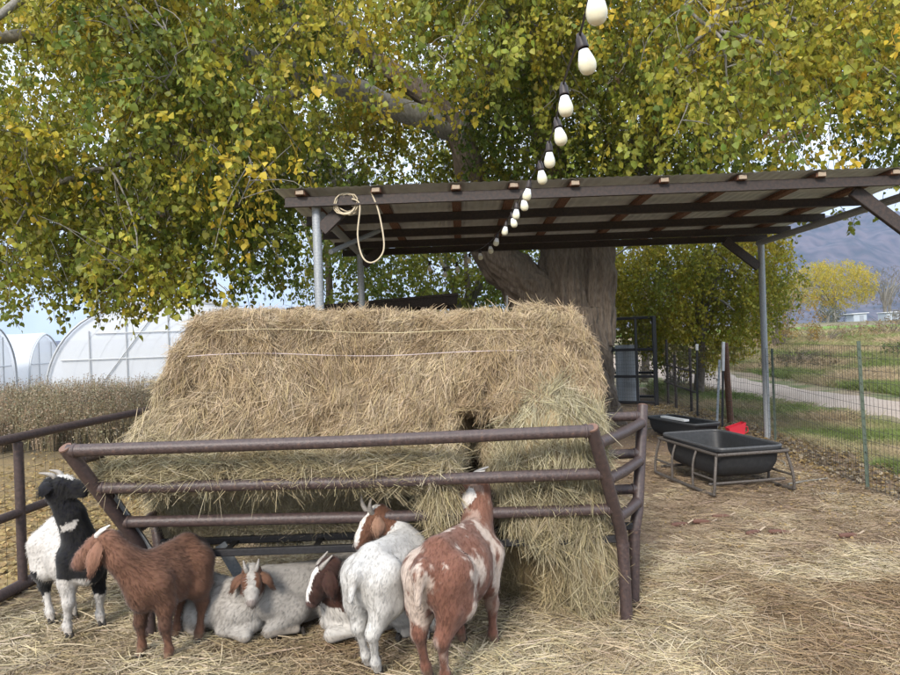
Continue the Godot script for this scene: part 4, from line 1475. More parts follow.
func goat(label: String, kind: String, at: Vector3, toward: Vector2, s: float, o: Dictionary) -> void:
	# toward: heading on the ground as (x, d); o: pose
	var t := thing("goat", label, "goat", at, "goats in the pen")
	var f := Vector3(toward.x, 0, -toward.y).normalized()
	t.basis = Basis(f, Vector3.UP, f.cross(Vector3.UP))
	var inv := t.transform.affine_inverse()
	var lying: bool = o.get("lying", false)
	var bones := []
	var seat := 0.0
	var ln := {"x": o.get("shorten", 1.0)}
	var neck_a := Vector3(0.22, 0.47, 0)
	if lying:
		seat = -0.255
		neck_a = Vector3(0.22, 0.25, 0)
	var add := func(a: Vector3, b: Vector3, ra: float, rb: float, sq := 1.0) -> void:
		var k := Vector3(ln.x, 1, 1) * s
		bones.append([a * k, b * k, ra * s, rb * s, sq])
	var lift := Vector3(0, seat, 0)
	var fat: float = o.get("fat", 1.0)
	add.call(Vector3(0.17, 0.425, 0) + lift, Vector3(0.0, 0.415, 0) + lift, 0.138, 0.152 * fat, 0.80 * fat)
	add.call(Vector3(0.0, 0.415, 0) + lift, Vector3(-0.2, 0.44, 0) + lift, 0.152 * fat, 0.125, 0.84 * fat)
	add.call(Vector3(0.15, 0.545, 0) + lift, Vector3(-0.2, 0.555, 0) + lift, 0.05, 0.06)
	add.call(Vector3(-0.2, 0.54, 0) + lift, Vector3(-0.3, 0.50, 0) + lift, 0.068, 0.06)
	add.call(Vector3(0.22, 0.43, 0) + lift, Vector3(0.25, 0.36, 0) + lift, 0.105, 0.075, 0.9)
	var tail: Vector3 = o.get("tail", Vector3(-0.375, 0.44, 0))
	add.call(Vector3(-0.335, 0.545, 0) + lift, Vector3(-0.365, 0.515, 0) + lift, 0.018, 0.024)
	add.call(Vector3(-0.365, 0.515, 0) + lift, tail + lift, 0.024, 0.014)
	var feet := []
	for side in [-1.0, 1.0]:
		if lying:
			add.call(Vector3(0.17, 0.17, side * 0.07), Vector3(0.12, 0.075, side * 0.10), 0.075, 0.045)
			add.call(Vector3(0.12, 0.075, side * 0.10), Vector3(0.29, 0.055, side * 0.085), 0.042, 0.032)
			add.call(Vector3(0.29, 0.05, side * 0.085), Vector3(0.19, 0.03, side * 0.05), 0.03, 0.02)
			add.call(Vector3(-0.22, 0.19, side * 0.06), Vector3(-0.06, 0.13, side * 0.13), 0.11, 0.075)
			add.call(Vector3(-0.06, 0.13, side * 0.13), Vector3(-0.22, 0.05, side * 0.155), 0.06, 0.034)
			add.call(Vector3(-0.22, 0.05, side * 0.155), Vector3(-0.07, 0.03, side * 0.165), 0.028, 0.02)
			feet.append([Vector3(-0.045, 0.0, side * 0.165), 0.7])
			continue
		var ff: Vector2 = o.get("front_left" if side < 0.0 else "front_right", Vector2(0.18, 0.085 * side))
		var fh: Vector2 = o.get("hind_left" if side < 0.0 else "hind_right", Vector2(-0.25, 0.08 * side))
		var k0 := Vector3(lerpf(0.17, ff.x, 0.55) + 0.012, 0.20, lerpf(0.08 * side, ff.y, 0.6))
		add.call(Vector3(0.19, 0.43, 0.065 * side), Vector3(0.15, 0.31, 0.078 * side), 0.082, 0.052)
		add.call(Vector3(0.15, 0.31, 0.078 * side), k0, 0.046, 0.029)
		add.call(k0, Vector3(ff.x - 0.004, 0.065, ff.y), 0.0265, 0.0155)
		add.call(Vector3(ff.x - 0.004, 0.065, ff.y), Vector3(ff.x + 0.014, 0.026, ff.y), 0.021, 0.021)
		feet.append([Vector3(ff.x + 0.014, 0, ff.y), 1.0])
		var hk := Vector3(fh.x - 0.045, 0.225, lerpf(0.08 * side, fh.y, 0.7))
		add.call(Vector3(-0.2, 0.46, 0.058 * side), Vector3(-0.17, 0.335, 0.078 * side), 0.105, 0.075)
		add.call(Vector3(-0.26, 0.45, 0.05 * side), Vector3(-0.25, 0.34, 0.07 * side), 0.075, 0.055)
		add.call(Vector3(-0.17, 0.335, 0.078 * side), hk, 0.068, 0.029)
		add.call(Vector3(-0.25, 0.34, 0.07 * side), hk, 0.05, 0.024)
		add.call(hk, Vector3(fh.x - 0.004, 0.065, fh.y), 0.025, 0.0155)
		add.call(Vector3(fh.x - 0.004, 0.065, fh.y), Vector3(fh.x + 0.014, 0.026, fh.y), 0.021, 0.021)
		feet.append([Vector3(fh.x + 0.014, 0, fh.y), 1.0])
	# neck and head
	neck_a.x *= ln.x
	for q in feet:
		q[0].x *= ln.x
	ln.x = 1.0
	var poll: Vector3 = inv * (o.poll as Vector3) / s
	var muz: Vector3 = inv * (o.muzzle as Vector3) / s
	var hd := (muz - poll).normalized()
	var up := Vector3.UP - hd * hd.y
	if o.has("crown_up"):
		up = inv.basis * (o.crown_up as Vector3)
		up = up - hd * hd.dot(up)
	up = up.normalized()
	var sd := hd.cross(up)
	var hl := 0.185
	var nbend := neck_a.lerp(poll, 0.55) + Vector3(0.02, 0.0, 0)
	add.call(neck_a + Vector3(-0.04, 0.0, 0), nbend, 0.105, 0.072, 0.9)
	add.call(neck_a + Vector3(0.02, -0.05, 0), nbend, 0.095, 0.068, 0.85)
	add.call(nbend, poll - hd * 0.015 - up * 0.015, 0.07, 0.053)
	add.call(poll - up * 0.005, poll + hd * 0.055 + up * 0.002, 0.05, 0.047)
	add.call(poll + hd * 0.055 + up * 0.004, poll + hd * 0.13 - up * 0.002, 0.045, 0.0335)
	add.call(poll + hd * 0.13 - up * 0.002, poll + hd * hl * 0.97 - up * 0.014, 0.0325, 0.0265)
	add.call(poll + hd * 0.02 - up * 0.04, poll + hd * hl * 0.93 - up * 0.034, 0.037, 0.0195)
	for side in [-1.0, 1.0]:
		add.call(poll + hd * 0.06 + sd * 0.03 * side + up * 0.014, poll + hd * 0.075 + sd * 0.031 * side + up * 0.01, 0.018, 0.014)
	var m := skin_from(bones, 0.0095, 0.011)
	var hb := Basis(hd, up, sd)
	var hinv := hb.inverse()
	var na := poll - neck_a
	var npos := func(p: Vector3) -> float:
		var f0 := (p - neck_a).dot(na) / na.length_squared()
		return f0 if (p - neck_a - na * clampf(f0, 0.0, 1.0)).length() < 0.118 else minf(f0, -0.01)
	for k in m.v.size():
		var p := m.v[k] / s
		var h := hinv * (p - poll)
		var inh := h.x > -0.045 and h.x < 0.25 and absf(h.z) < 0.075 and absf(h.y) < 0.085
		h.x /= hl
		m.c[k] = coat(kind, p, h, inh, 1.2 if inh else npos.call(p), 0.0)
	var body := obj("body", m, M.fur, t)
	# short coat hairs lying back and down over the skin
	var fur := MB.new()
	var hairs: int = o.get("hairs", 8500)
	for k in hairs:
		var j := rng.randi_range(0, m.v.size() - 1)
		var p := m.v[j] + Vector3(R(-0.005, 0.005), R(-0.005, 0.005), R(-0.005, 0.005))
		var n := m.n[j]
		if p.y < 0.05 * s:
			continue
		var flow := Vector3(-0.7, -0.75, 0.0) + Vector3(R(-0.3, 0.3), R(-0.3, 0.3), R(-0.3, 0.3))
		flow = (flow - n * flow.dot(n)).normalized()
		var tip := p + (flow * R(0.7, 1.0) + n * R(0.1, 0.32)) * R(0.016, 0.03) * s
		var wv := n.cross(flow).normalized() * R(0.0011, 0.002)
		var c := m.c[j] * R(0.76, 1.2)
		c.a = 1.0
		var q := fur.v.size()
		var hn := (n + flow * 0.2).normalized()
		fur.vert(p - wv, hn, c)
		fur.vert(p + wv, hn, c)
		fur.vert(tip, hn, c)
		fur.tri(q, q + 1, q + 2)
	var fo := obj("fur", fur, M.fur, body)
	fo.set_meta("kind", "stuff")
	# ears, horns, eyes, hooves
	var ear_col: Color = o.get("ear", Color(0.3, 0.14, 0.08))
	for side in [-1.0, 1.0]:
		var root: Vector3 = poll + hd * 0.012 + sd * side * 0.043 + up * 0.012
		var down: Vector3 = (sd * side * o.get("ear_out", 0.45) - Vector3(0, 1, 0) * 0.9 + hd * o.get("ear_fwd", 0.25)).normalized()
		var fwd := (hd - down * hd.dot(down)).normalized()
		var out := down.cross(fwd).normalized()
		if out.dot(sd) * side < 0.0:
			out = -out
		var el: float = o.get("ear_len", 0.16)
		var e := MB.new()
		var nu := 9
		var nv := 5
		for layer in 2:
			for a in nu + 1:
				var tt := float(a) / nu
				var w := 0.034 * (0.42 * (1.0 - tt) + 0.85 * pow(sin(PI * clampf(tt * 0.93 + 0.05, 0.0, 1.0)), 0.8)) * (1.0 if tt < 0.999 else 0.4)
				for b in nv:
					var u := (b - 2) / 2.0
					var p: Vector3 = root + down * el * tt + fwd * u * w + out * (0.018 * (1.0 - u * u) + 0.02 * sin(tt * PI) - 0.012 * tt * tt + (0.0 if layer == 0 else -0.006 * (1.0 - 0.8 * absf(u))))
					var vcol := ear_col * (1.0 + 0.15 * nz.get_noise_3dv(p * 40.0))
					e.vert(p * s, out, vcol)
		for layer in 2:
			for a in nu:
				for b in nv - 1:
					var q := layer * (nu + 1) * nv + a * nv + b
					if layer == 0:
						e.tri(q, q + nv, q + 1)
						e.tri(q + 1, q + nv, q + nv + 1)
					else:
						e.tri(q, q + 1, q + nv)
						e.tri(q + 1, q + nv + 1, q + nv)
		e.smooth()
		var eo := obj("ear", e, M.fur, t)
		var ef := MB.new()
		for a in 420:
			var q := rng.randi_range(0, e.v.size() - 1)
			var p := e.v[q] + (fwd * R(-0.006, 0.006) + down * R(-0.01, 0.01)) * s
			var n := e.n[q]
			var fl := (down + fwd * R(-0.3, 0.3)).normalized()
			var wv := n.cross(fl).normalized() * R(0.0009, 0.0016)
			var c := ear_col * R(0.6, 1.35)
			var z := ef.v.size()
			ef.vert(p - wv, n, c)
			ef.vert(p + wv, n, c)
			ef.vert(p + fl * R(0.01, 0.02) * s + n * R(0.001, 0.005), n, c)
			ef.tri(z, z + 1, z + 2)
		obj("fur", ef, M.fur, eo).set_meta("kind", "stuff")
		var hlen: float = o.get("horn", 0.1)
		if hlen > 0.0:
			var hp: Vector3 = poll + hd * 0.012 + up * 0.042 + sd * side * 0.024
			var g := MB.new()
			var ps := []
			var back: float = o.get("horn_back", 1.0)
			for a in 9:
				var tt := a / 8.0
				ps.append((hp + up * hlen * (o.get("horn_up", 0.75) * tt - 0.25 * back * tt * tt) - hd * hlen * back * 0.75 * tt * tt + sd * side * hlen * 0.28 * tt) * s)
			g.tube(ps, spread([0.0155 * s, 0.013 * s, 0.004 * s], 9), 10)
			obj("horn", g, M[o.get("horn_mat", "horn")], t)
		var y := MB.new()
		var ep: Vector3 = poll + hd * 0.072 + sd * side * 0.0445 + up * 0.014
		y.lathe((ep - sd * side * 0.006) * s, sd * side, [Vector2(0.0135 * s, 0), Vector2(0.012 * s, 0.006 * s), Vector2(0.007 * s, 0.010 * s), Vector2(0.0005, 0.0112 * s)], 10)
		obj("eye", y, M.eye, t)
		var no := MB.new()
		no.lathe((poll + hd * (hl + 0.006) - up * 0.008 + sd * side * 0.011) * s, (hd + sd * side * 0.6).normalized(), [Vector2(0.0055 * s, -0.004 * s), Vector2(0.005 * s, 0.002 * s), Vector2(0.0005, 0.003 * s)], 8)
		obj("nostril", no, M.eye, t)
	for q in feet:
		var g := MB.new()
		var c: Vector3 = q[0] * s
		for cl in [-1.0, 1.0]:
			var toe := c + Vector3(0, 0, cl * 0.0115 * s)
			g.tube([toe + Vector3(0.012, 0.001, 0) * s, toe + Vector3(0.004, 0.034, 0) * s], [0.0135 * s, 0.0105 * s], 8)
		obj("hoof", g, M.hoof, t)

func goats() -> void:
	goat("black and white goat raising its head beside the left feeder post", "black_and_white", V(-2.24, 0.0, 3.92), Vector2(0.80, -0.60), 1.0, {"shorten": 0.86, "poll": V(-2.20, 0.87, 3.72), "muzzle": V(-2.04, 0.85, 3.70), "ear": Color(0.014, 0.014, 0.016), "ear_len": 0.085, "horn": 0.06, "horn_back": 1.8, "ear_out": 0.5, "ear_fwd": -0.7, "hind_left": Vector2(-0.17, -0.06), "hind_right": Vector2(-0.21, 0.05), "front_left": Vector2(0.13, -0.10), "front_right": Vector2(0.14, 0.085), "hairs": 11000})
	goat("reddish brown goat standing with its face turned left", "brown", V(-1.525, 0.0, 3.56), Vector2(-0.40, -0.92), 0.95, {"shorten": 0.70, "poll": V(-1.735, 0.66, 3.34), "muzzle": V(-1.875, 0.565, 3.31), "ear": Color(0.2, 0.105, 0.07), "ear_len": 0.175, "horn": 0.034, "horn_back": 2.4, "horn_mat": "pale_horn", "ear_out": 0.3, "ear_fwd": 0.35, "hind_left": Vector2(-0.19, -0.075), "hind_right": Vector2(-0.17, 0.085), "front_left": Vector2(0.15, -0.095), "front_right": Vector2(0.16, 0.095), "hairs": 13000})
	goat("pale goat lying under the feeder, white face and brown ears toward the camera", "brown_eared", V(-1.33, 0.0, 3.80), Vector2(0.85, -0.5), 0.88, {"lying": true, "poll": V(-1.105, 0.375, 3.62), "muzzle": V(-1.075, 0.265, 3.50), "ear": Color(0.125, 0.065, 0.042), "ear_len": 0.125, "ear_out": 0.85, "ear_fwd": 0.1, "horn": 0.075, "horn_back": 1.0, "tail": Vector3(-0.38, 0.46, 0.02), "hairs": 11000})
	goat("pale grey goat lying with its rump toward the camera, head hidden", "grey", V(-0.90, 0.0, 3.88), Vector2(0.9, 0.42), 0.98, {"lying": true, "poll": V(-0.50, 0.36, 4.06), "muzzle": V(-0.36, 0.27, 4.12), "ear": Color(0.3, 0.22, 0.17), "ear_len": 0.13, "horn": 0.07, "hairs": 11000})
	goat("lying goat with a dark brown head and a white blaze facing left", "dark_headed", V(-0.42, 0.0, 3.74), Vector2(-0.93, -0.3), 1.04, {"lying": true, "poll": V(-0.685, 0.41, 3.56), "muzzle": V(-0.795, 0.235, 3.50), "ear": Color(0.045, 0.023, 0.018), "ear_len": 0.14, "ear_out": 0.35, "ear_fwd": -0.1, "horn": 0.045, "horn_back": 2.3, "horn_up": 0.3})
	goat("white goat seen from behind with a brown head turned left", "white", V(-0.335, 0.0, 3.46), Vector2(0.16, 0.36), 1.0, {"poll": V(-0.43, 0.655, 3.66), "muzzle": V(-0.55, 0.50, 3.58), "ear": Color(0.24, 0.14, 0.095), "ear_len": 0.11, "ear_out": 0.2, "horn": 0.12, "horn_back": 0.55, "hind_left": Vector2(-0.2, -0.05), "hind_right": Vector2(-0.245, 0.03), "front_left": Vector2(0.16, -0.06), "front_right": Vector2(0.16, 0.09), "tail": Vector3(-0.40, 0.41, 0), "hairs": 14000})
	goat("red and white patched goat seen from behind reaching into the feeder", "patched", V(0.0, 0.0, 3.34), Vector2(0.2, 0.42), 1.1, {"fat": 1.08, "poll": V(0.115, 0.77, 3.70), "muzzle": V(-0.05, 0.72, 3.74), "ear": Color(0.5, 0.47, 0.44), "ear_len": 0.13, "ear_out": 0.35, "ear_fwd": 0.1, "horn": 0.09, "horn_back": 1.4, "horn_mat": "pale_horn", "hind_left": Vector2(-0.22, -0.06), "hind_right": Vector2(-0.24, 0.04), "front_left": Vector2(0.15, -0.07), "front_right": Vector2(0.19, 0.08), "tail": Vector3(-0.385, 0.40, 0), "hairs": 14000})

# ---------- trough and tools ----------
func tub(called: String, parent: Node3D, lx: float, lz: float, top: float, deep: float, m: Material) -> void:
	# an open moulded trough: rounded outside, hollow inside, rolled rim
	var b := MB.new()
	var rings := [[1.0, top, 0.0], [1.035, top, 0.0], [1.035, top - 0.03, 0.0], [0.985, top - 0.032, 0.0], [0.95, top - deep * 0.55, 0.02], [0.86, top - deep * 0.88, 0.05], [0.7, top - deep, 0.06], [0.3, top - deep, 0.06]]
	var inner := [[0.3, top - deep + 0.012, 0.06], [0.68, top - deep + 0.012, 0.06], [0.83, top - deep * 0.86, 0.05], [0.925, top - deep * 0.52, 0.02], [0.965, top - 0.01, 0.0], [1.0, top, 0.0]]
	var all := rings + [[0.0, top - deep, 0.06]]
	for set_ in [all, [[0.0, top - deep + 0.012, 0.06]] + inner]:
		var seg := 40
		var s0 := b.v.size()
		for q in set_:
			for k in seg:
				var an := TAU * (k + 0.5) / seg
				var cx := cos(an)
				var cz := sin(an)
				var e := 0.22
				var px := signf(cx) * pow(absf(cx), e)
				var pz := signf(cz) * pow(absf(cz), e)
				b.vert(Vector3(px * lx * 0.5 * q[0], q[1], pz * lz * 0.5 * (q[0] - q[2] * 0.4)), Vector3.UP, Color.WHITE)
		for r in set_.size() - 1:
			for k in seg:
				var a: int = s0 + r * seg + k
				var c: int = s0 + r * seg + (k + 1) % seg
				b.tri(a, a + seg, c)
				b.tri(c, a + seg, c + seg)
	b.smooth()
	var body := obj(called, b, m, parent)
	var lip := []
	for k in 49:
		var an := TAU * (k + 0.5) / 48.0
		lip.append(Vector3(signf(cos(an)) * pow(absf(cos(an)), 0.22) * lx * 0.51, top + 0.002, signf(sin(an)) * pow(absf(sin(an)), 0.22) * lz * 0.51))
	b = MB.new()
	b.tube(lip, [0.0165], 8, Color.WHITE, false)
	obj("rim", b, M.rim_highlight_plastic, body)

func trough_and_tools() -> void:
	var t := thing("feed_trough", "black plastic feed trough on a bent pipe stand", "trough", V(2.76, 0, 7.05))
	var bx := Vector3(0.985, 0, -0.17).normalized()
	t.basis = Basis(bx * 0.78, Vector3.UP, bx.cross(Vector3.UP) * 0.8)
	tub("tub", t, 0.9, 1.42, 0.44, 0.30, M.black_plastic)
	var m := MB.new()
	var rim := []
	for q in [[-0.48, -0.74], [0.48, -0.74], [0.48, 0.74], [-0.48, 0.74], [-0.48, -0.74]]:
		rim.append(Vector3(q[0], 0.395, q[1]))
	for k in 4:
		m = MB.new()
		m.tube([rim[k], rim[k + 1]], [0.016], 10)
		obj("rim_pipe", m, M.dull_pipe, t)
	for s in [-1.0, 1.0]:
		m = MB.new()
		var x: float = s * 0.47
		m.tube(curve([Vector3(x, 0.395, 0.7), Vector3(x + s * 0.05, 0.2, 0.74), Vector3(x + s * 0.07, 0.05, 0.74), Vector3(x + s * 0.07, 0.017, 0.66), Vector3(x + s * 0.07, 0.017, 0.0), Vector3(x + s * 0.07, 0.017, -0.66), Vector3(x + s * 0.07, 0.05, -0.74), Vector3(x + s * 0.05, 0.2, -0.74), Vector3(x, 0.395, -0.7)], 5), [0.018], 10)
		obj("runner", m, M.dull_pipe, t)
		for z in [-0.26, 0.26]:
			m = MB.new()
			m.tube(curve([Vector3(x, 0.395, z), Vector3(x + s * 0.06, 0.25, z), Vector3(x + s * 0.07, 0.02, z)], 4), [0.016], 8)
			obj("leg", m, M.dull_pipe, t)
		m = MB.new()
		m.tube([Vector3(x + s * 0.055, 0.16, 0.73), Vector3(x + s * 0.055, 0.16, 0.27)], [0.012], 8)
		m.tube([Vector3(x + s * 0.055, 0.16, -0.73), Vector3(x + s * 0.055, 0.16, -0.27)], [0.012], 8)
		obj("side_stay", m, M.dull_pipe, t)
	for z in [-0.6, 0.6]:
		m = MB.new()
		m.tube([Vector3(-0.52, 0.1, z), Vector3(0.52, 0.1, z)], [0.014], 8)
		obj("cross_pipe", m, M.dull_pipe, t)
	var t2 := thing("long_trough", "long low black trough on the ground behind the pipe stand trough", "trough", V(3.42, 0, 10.1))
	var b2 := Vector3(0.3, 0, 0.95).normalized()
	t2.basis = Basis(b2, Vector3.UP, b2.cross(Vector3.UP))
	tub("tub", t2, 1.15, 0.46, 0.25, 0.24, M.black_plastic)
	m = MB.new()
	m.bar(V(3.2, 0.283, 10.3), V(3.37, 0.283, 9.75), 0.09, 0.03, Vector3.UP, 0.004)
	tag(obj("white_board", m, M.white_plastic), "white board lying on the rim of the long trough", "board")
	var r := thing("red_scoop", "red plastic feed scoop beside the wire fence", "scoop", V(3.98, 0.06, 9.5))
	r.scale = Vector3.ONE * 0.62
	m = MB.new()
	var lo := [Vector3(-0.13, 0, 0.09), Vector3(0.13, 0, 0.09), Vector3(0.13, 0, -0.09), Vector3(-0.13, 0, -0.09)]
	var hi := [Vector3(-0.22, 0.22, 0.12), Vector3(0.17, 0.34, 0.12), Vector3(0.17, 0.34, -0.12), Vector3(-0.22, 0.22, -0.12)]
	for k in 4:
		var j := (k + 1) % 4
		var nn: Vector3 = (lo[k] + lo[j]).normalized()
		m.poly([lo[k], lo[j], hi[j], hi[k]], nn)
		m.poly([lo[k] * 0.93 + Vector3(0, 0.01, 0), lo[j] * 0.93 + Vector3(0, 0.01, 0), hi[j] * Vector3(0.94, 1, 0.94), hi[k] * Vector3(0.94, 1, 0.94)], -nn)
		m.poly([hi[k], hi[j], hi[j] * Vector3(0.94, 1, 0.94), hi[k] * Vector3(0.94, 1, 0.94)], Vector3.UP)
	m.poly([lo[0], lo[1], lo[2], lo[3]], Vector3.DOWN)
	obj("bowl", m, M.red_plastic, r)
	m = MB.new()
	m.tube(curve([Vector3(0.17, 0.2, 0), Vector3(0.24, 0.23, 0), Vector3(0.25, 0.12, 0), Vector3(0.15, 0.08, 0)], 5), [0.012], 8)
	obj("handle", m, M.red_plastic, r)
	# corn cobs and sticks trodden into the floor
	var cobs := [[1.83, 5.55, 0.3, "beside the feeder's right legs"], [2.03, 5.6, -0.2, "right of the nearest cob to the feeder"], [2.25, 5.75, 0.1, "farthest back, below the trough"], [2.3, 5.25, 0.5, "left of the middle pair of cobs"], [2.5, 5.25, -0.1, "right of the middle pair of cobs"], [2.98, 5.15, 0.15, "lone one at the right, palest end"], [2.2, 3.17, -0.5, "in the lower right corner"]]
	for q in cobs:
		var c := thing("corn_cob", "dry reddish corn cob on the pen floor, " + q[3], "corn cob", V(q[0], 0.014 + hgt(q[0], q[1]), q[1]), "corn cobs on the floor")
		c.rotation.y = q[2]
		m = MB.new()
		m.tube([Vector3(-0.075, 0, 0), Vector3(-0.07, 0.004, 0), Vector3(-0.02, 0.004, 0), Vector3(0.04, 0.002, 0), Vector3(0.08, 0, 0)], [0.009, 0.018, 0.02, 0.017, 0.006], 10, Color.WHITE, true, nz, 0.3)
		obj("cob", m, M.cob, c)
		m = MB.new()
		for k in 4:
			m.bar(Vector3(0.07, 0, 0), Vector3(0.12, 0.008 + 0.008 * k, (k - 1.5) * 0.012), 0.012, 0.0012, Vector3(0, 1, 0.2 * k))
		obj("husk", m, M.timber, c)
	var where := ["nearest the green post", "behind the trough", "against the foot of the wire fence", "beside the shelter's rear post", "right of the trough's runner", "behind the feeder, by the cage"]
	var spots := [[3.6, 6.9, 0.4], [3.3, 8.5, -0.6], [3.85, 8.0, 1.3], [4.05, 8.8, 0.2], [3.55, 6.4, -0.2], [3.2, 11.0, 0.3]]
	for k in 6:
		var q: Array = spots[k]
		m = MB.new()
		var ln := R(0.3, 0.6)
		m.tube(curve([Vector3(-ln * 0.5, 0.012, 0), Vector3(-ln * 0.1, 0.02, R(-0.04, 0.04)), Vector3(ln * 0.5, 0.012, R(-0.06, 0.06))], 5), spread([0.013, 0.006], 11), 7, Color.WHITE, true, nz, 0.3)
		var st := obj("stick", m, M.limb)
		st.position = V(q[0], hgt(q[0], q[1]), q[1])
		st.rotation.y = q[2]
		tag(st, "fallen grey stick on the ground " + where[k], "stick", "sticks on the ground")

# ---------- string of bulbs ----------
func string_lights() -> void:
	var t := thing("string_light", "string of unlit round bulbs on a dark cable running under the shelter roof", "string lights", V(0.43, 2.6, 1.4))
	var o := t.position
	var line := [V(0.36, 2.74, 0.6), V(0.43, 2.58, 1.85), V(0.466, 2.59, 2.25), V(0.487, 2.595, 2.7), V(0.53, 2.60, 3.15), V(0.563, 2.62, 3.6), V(0.574, 2.632, 4.05), V(0.58, 2.645, 4.6), V(0.583, 2.66, 5.05), V(0.582, 2.675, 5.5), V(0.575, 2.67, 5.9), V(0.565, 2.665, 6.3), V(0.53, 2.655, 6.95), V(0.485, 2.655, 7.6), V(0.40, 2.67, 8.3), V(0.30, 2.71, 9.0), V(0.12, 2.62, 9.3), V(-0.05, 2.58, 9.5), V(-0.25, 2.66, 9.4), V(-0.4, 2.8, 9.38)]
	var pts := []
	for p in line:
		pts.append(p - o)
	var m := MB.new()
	m.tube(curve(pts, 5), [0.0045], 6)
	obj("cable", m, M.socket, t)
	for k in range(1, line.size() - 1):
		var tip := Vector3(R(-0.25, 0.25), -1, R(-0.25, 0.25)).normalized()
		var p: Vector3 = pts[k]
		m = MB.new()
		m.lathe(p + Vector3(0, 0.004, 0), tip, [Vector2(0.001, -0.004), Vector2(0.011, -0.002), Vector2(0.0135, 0.01), Vector2(0.0175, 0.014), Vector2(0.019, 0.04), Vector2(0.021, 0.046), Vector2(0.0185, 0.05)], 14)
		var so := obj("socket", m, M.socket, t)
		m = MB.new()
		m.lathe(p, tip, [Vector2(0.0165, 0.052), Vector2(0.019, 0.06), Vector2(0.0255, 0.08), Vector2(0.0275, 0.088)], 16)
		obj("bulb_neck", m, M.bulb_neck, so)
		m = MB.new()
		m.lathe(p, tip, [Vector2(0.0278, 0.087), Vector2(0.030, 0.097), Vector2(0.0298, 0.107), Vector2(0.027, 0.119), Vector2(0.021, 0.128), Vector2(0.012, 0.1335), Vector2(0.001, 0.135)], 18)
		obj("globe", m, M.bulb, so)

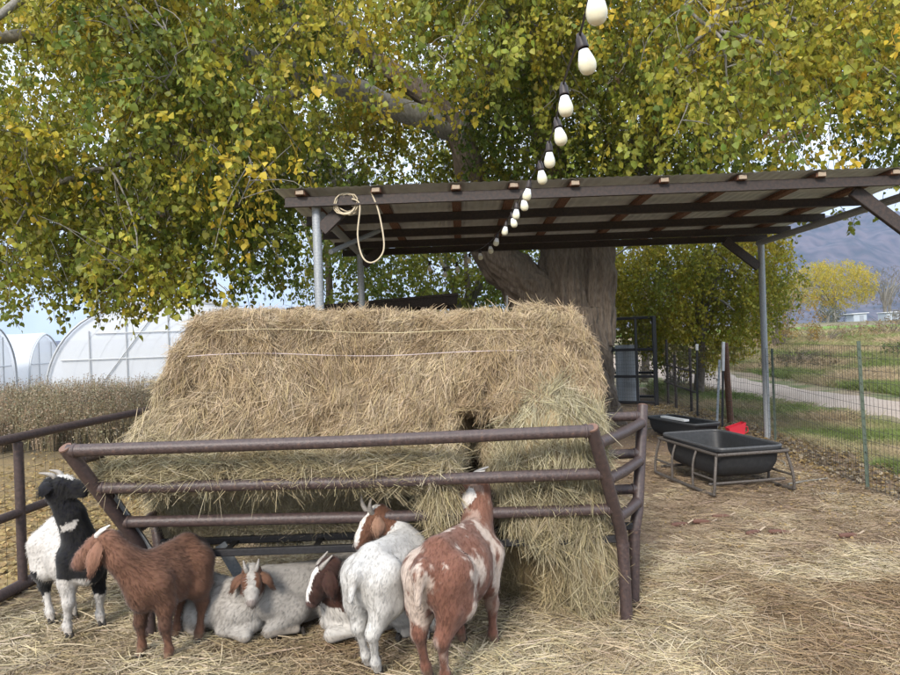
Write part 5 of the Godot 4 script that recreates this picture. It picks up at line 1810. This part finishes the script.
# ---------- loose straw, litter, weeds, grass ----------
func ground_cover() -> void:
	var xf := []
	var cs := []
	while xf.size() < 9000:
		var d := 2.35 + 6.6 * pow(R(0, 1), 1.7)
		var x := R(-0.72, 0.72) * d
		if x < -2.85 + 0.085 * (d - 4.5) or x > 4.0:
			continue
		var a := nz.get_noise_2d(x * 0.7 + 9.0, d * 0.7)
		var b := nz.get_noise_2d(x * 2.4 - 30.0, d * 2.4)
		var keep := 1.0
		if d > 4.6 and x > 0.8:
			keep = 1.0 - 0.3 * sstep(4.6, 8.0, d + a)
		if R(0, 1) > keep:
			continue
		var pale := Color(0.54, 0.465, 0.325)
		var worn := Color(0.28, 0.2, 0.125)
		var f := clampf(0.6 + 0.9 * a + 0.5 * b - 0.5 * sstep(4.2, 5.6, d) * sstep(0.4, 1.2, x) - 0.55 * sstep(1.0, 2.2, x - 0.35 * a) * sstep(3.2, 2.6, d - 1.1), 0.0, 1.0)
		if x > 1.1 and d < 4.2:
			f = clampf(0.8 - 0.75 * sstep(1.15, 1.9, x + 0.5 * a) + 0.7 * b, 0.0, 1.0)
		var up := Vector3(R(-0.15, 0.15), 1, R(-0.15, 0.15))
		xf.append(frame(V(x, hgt(x, d) + 0.004 + R(0, 0.018), d), Vector3(R(-1, 1), 0, R(-1, 1)), up, R(0.8, 1.3) * (1.0 if d < 4.8 else 0.85)))
		if d > 4.6 and x > 0.9:
			worn = Color(0.33, 0.25, 0.175)
		cs.append(worn.lerp(pale, f) * R(0.75, 1.15))
	var flat := tufts(8, 30, 0.085, 0.05, 0.15, 0.0036, 0.1, 0.15)
	var root := thing("loose_straw", "loose straw strewn thickly over the pen floor", "straw")
	root.set_meta("kind", "stuff")
	scatter("straw", flat, xf, cs, root)
	# fallen leaves: on the litter bank along the right fence and outside the left one
	var lf := MB.new()
	leaf(lf, Vector3(-0.0, 0, -0.5), Vector3(0, 0, 1), Vector3(0, 1, 0), 1.0, Color.WHITE)
	xf = []
	cs = []
	while xf.size() < 24000:
		var x := 0.0
		var d := 0.0
		var q := R(0, 1)
		if q < 0.45:
			d = R(5.0, 14.5)
			x = 4.15 + 0.06 * (d - 8.0) + rng.randfn() * 0.55
		elif q < 0.62:
			d = R(4.5, 14.0)
			x = R(0.5, 5.0)
		else:
			d = R(3.6, 11.5)
			x = -2.9 - absf(rng.randfn()) * 1.6
		var c := Color(0.36, 0.26, 0.12) if R(0, 1) < 0.5 else Color(0.3, 0.235, 0.16) if R(0, 1) < 0.6 else Color(0.46, 0.39, 0.28)
		if x < -2.0:
			c = Color(0.46, 0.36, 0.17) if R(0, 1) < 0.6 else Color(0.36, 0.25, 0.12)
		var bas := Basis.from_euler(Vector3(R(-0.6, 0.6), R(0, TAU), R(-0.6, 0.6))).scaled(Vector3.ONE * (R(0.03, 0.055) if x < 0.0 or x > 4.0 else R(0.015, 0.032)))
		xf.append(Transform3D(bas, V(x, hgt(x, d) + R(0.006, 0.03), d)))
		cs.append(c * R(0.7, 1.25))
	var fl := copies("fallen_leaves", lf.mesh(), M.leaf, xf, cs)
	tag(fl, "dry yellow and brown leaves scattered along the fences", "leaves", "", "stuff")
	# dry seed-headed weeds before the tunnels
	var weed := []
	for k in 6:
		var b := MB.new()
		for j in 7:
			var an := R(0, TAU)
			var e := Vector3(cos(an) * R(0.05, 0.22), R(0.55, 1.0), sin(an) * R(0.05, 0.22))
			var ps := curve([Vector3(cos(an), 0, sin(an)) * 0.03, e * Vector3(0.4, 0.5, 0.4), e], 3)
			b.tube(ps, spread([0.006, 0.003], 7), 3, Color(0.8, 0.72, 0.6), false)
			for i in 10:
				var q: Vector3 = ps[rng.randi_range(2, 6)] + Vector3(R(-0.06, 0.06), R(-0.05, 0.05), R(-0.06, 0.06))
				var v := R(0.6, 1.15)
				leaf(b, q, Vector3(R(-1, 1), R(-0.5, 1), R(-1, 1)), Vector3(R(-1, 1), R(-1, 1), R(-1, 1)), R(0.018, 0.04), Color(v * R(0.9, 1.2), v, v * 0.9))
			leaf(b, e, Vector3(0, 1, 0), Vector3(R(-1, 1), 0, R(-1, 1)), 0.035, Color(0.75, 0.6, 0.5))
		weed.append(b.mesh())
	var ws := thing("dry_weeds", "tall dry seed headed weeds growing before the white tunnels", "weeds")
	ws.set_meta("kind", "stuff")
	for k in 6:
		xf = []
		cs = []
		for j in 380:
			var d := 10.8 + 13.0 * pow(R(0, 1), 1.4)
			var x := R(-0.85, -0.14) * d
			xf.append(Transform3D(Basis(Vector3.UP, R(0, TAU)).scaled(Vector3(1, R(0.6, 0.9), 1) * R(0.75, 1.05)), V(x, hgt(x, d), d)))
			cs.append(Color(0.38, 0.32, 0.27).lerp(Color(0.25, 0.25, 0.17), R(0, 1)) * R(0.75, 1.25))
		copies("weed_stalks", weed[k], M.straw, xf, cs, ws)
	# grass and dry growth beyond the right fence
	var blades := []
	for k in 5:
		var b := MB.new()
		for j in 34:
			var an := R(0, TAU)
			var dir := Vector3(cos(an) * R(0.1, 0.7), 1, sin(an) * R(0.1, 0.7)).normalized()
			var v := R(0.65, 1.2)
			strand(b, Vector3(R(-0.14, 0.14), 0.02, R(-0.14, 0.14)), dir, R(0.12, 0.3), R(0.005, 0.009), Vector3(cos(an), -0.5, sin(an)) * 0.4, Color(v, v, v * 0.9))
		blades.append(b.mesh())
	var gs := thing("grass", "green and straw coloured grass on the bank beyond the wire fence", "grass")
	gs.set_meta("kind", "stuff")
	for k in 5:
		xf = []
		cs = []
		while xf.size() < 2100:
			var d := 5.5 + 32.0 * pow(R(0, 1), 1.5)
			var x := R(0.3, 0.85) * d
			if x < 4.55 + 0.05 * (d - 6.0) or absf(x - pathline(d)) < 1.7:
				continue
			var a := nz.get_noise_2d(x * 0.5 + 20.0, d * 0.5)
			if R(0, 1) > 0.65 + 0.9 * a:
				continue
			var dry := clampf(0.58 + 1.8 * nz.get_noise_2d(x * 0.35 - 70.0, d * 0.4), 0.0, 1.0)
			var s := R(0.7, 1.2) * (1.0 + 0.05 * (d - 6.0)) * (0.55 if d < 11.0 else 0.9)
			xf.append(Transform3D(Basis(Vector3.UP, R(0, TAU)).scaled(Vector3.ONE * s), V(x, hgt(x, d) - 0.01, d)))
			cs.append(Color(0.19, 0.25, 0.085).lerp(Color(0.45, 0.36, 0.25), dry) * R(0.75, 1.2))
		copies("grass_blades", blades[k], M.straw, xf, cs, gs)
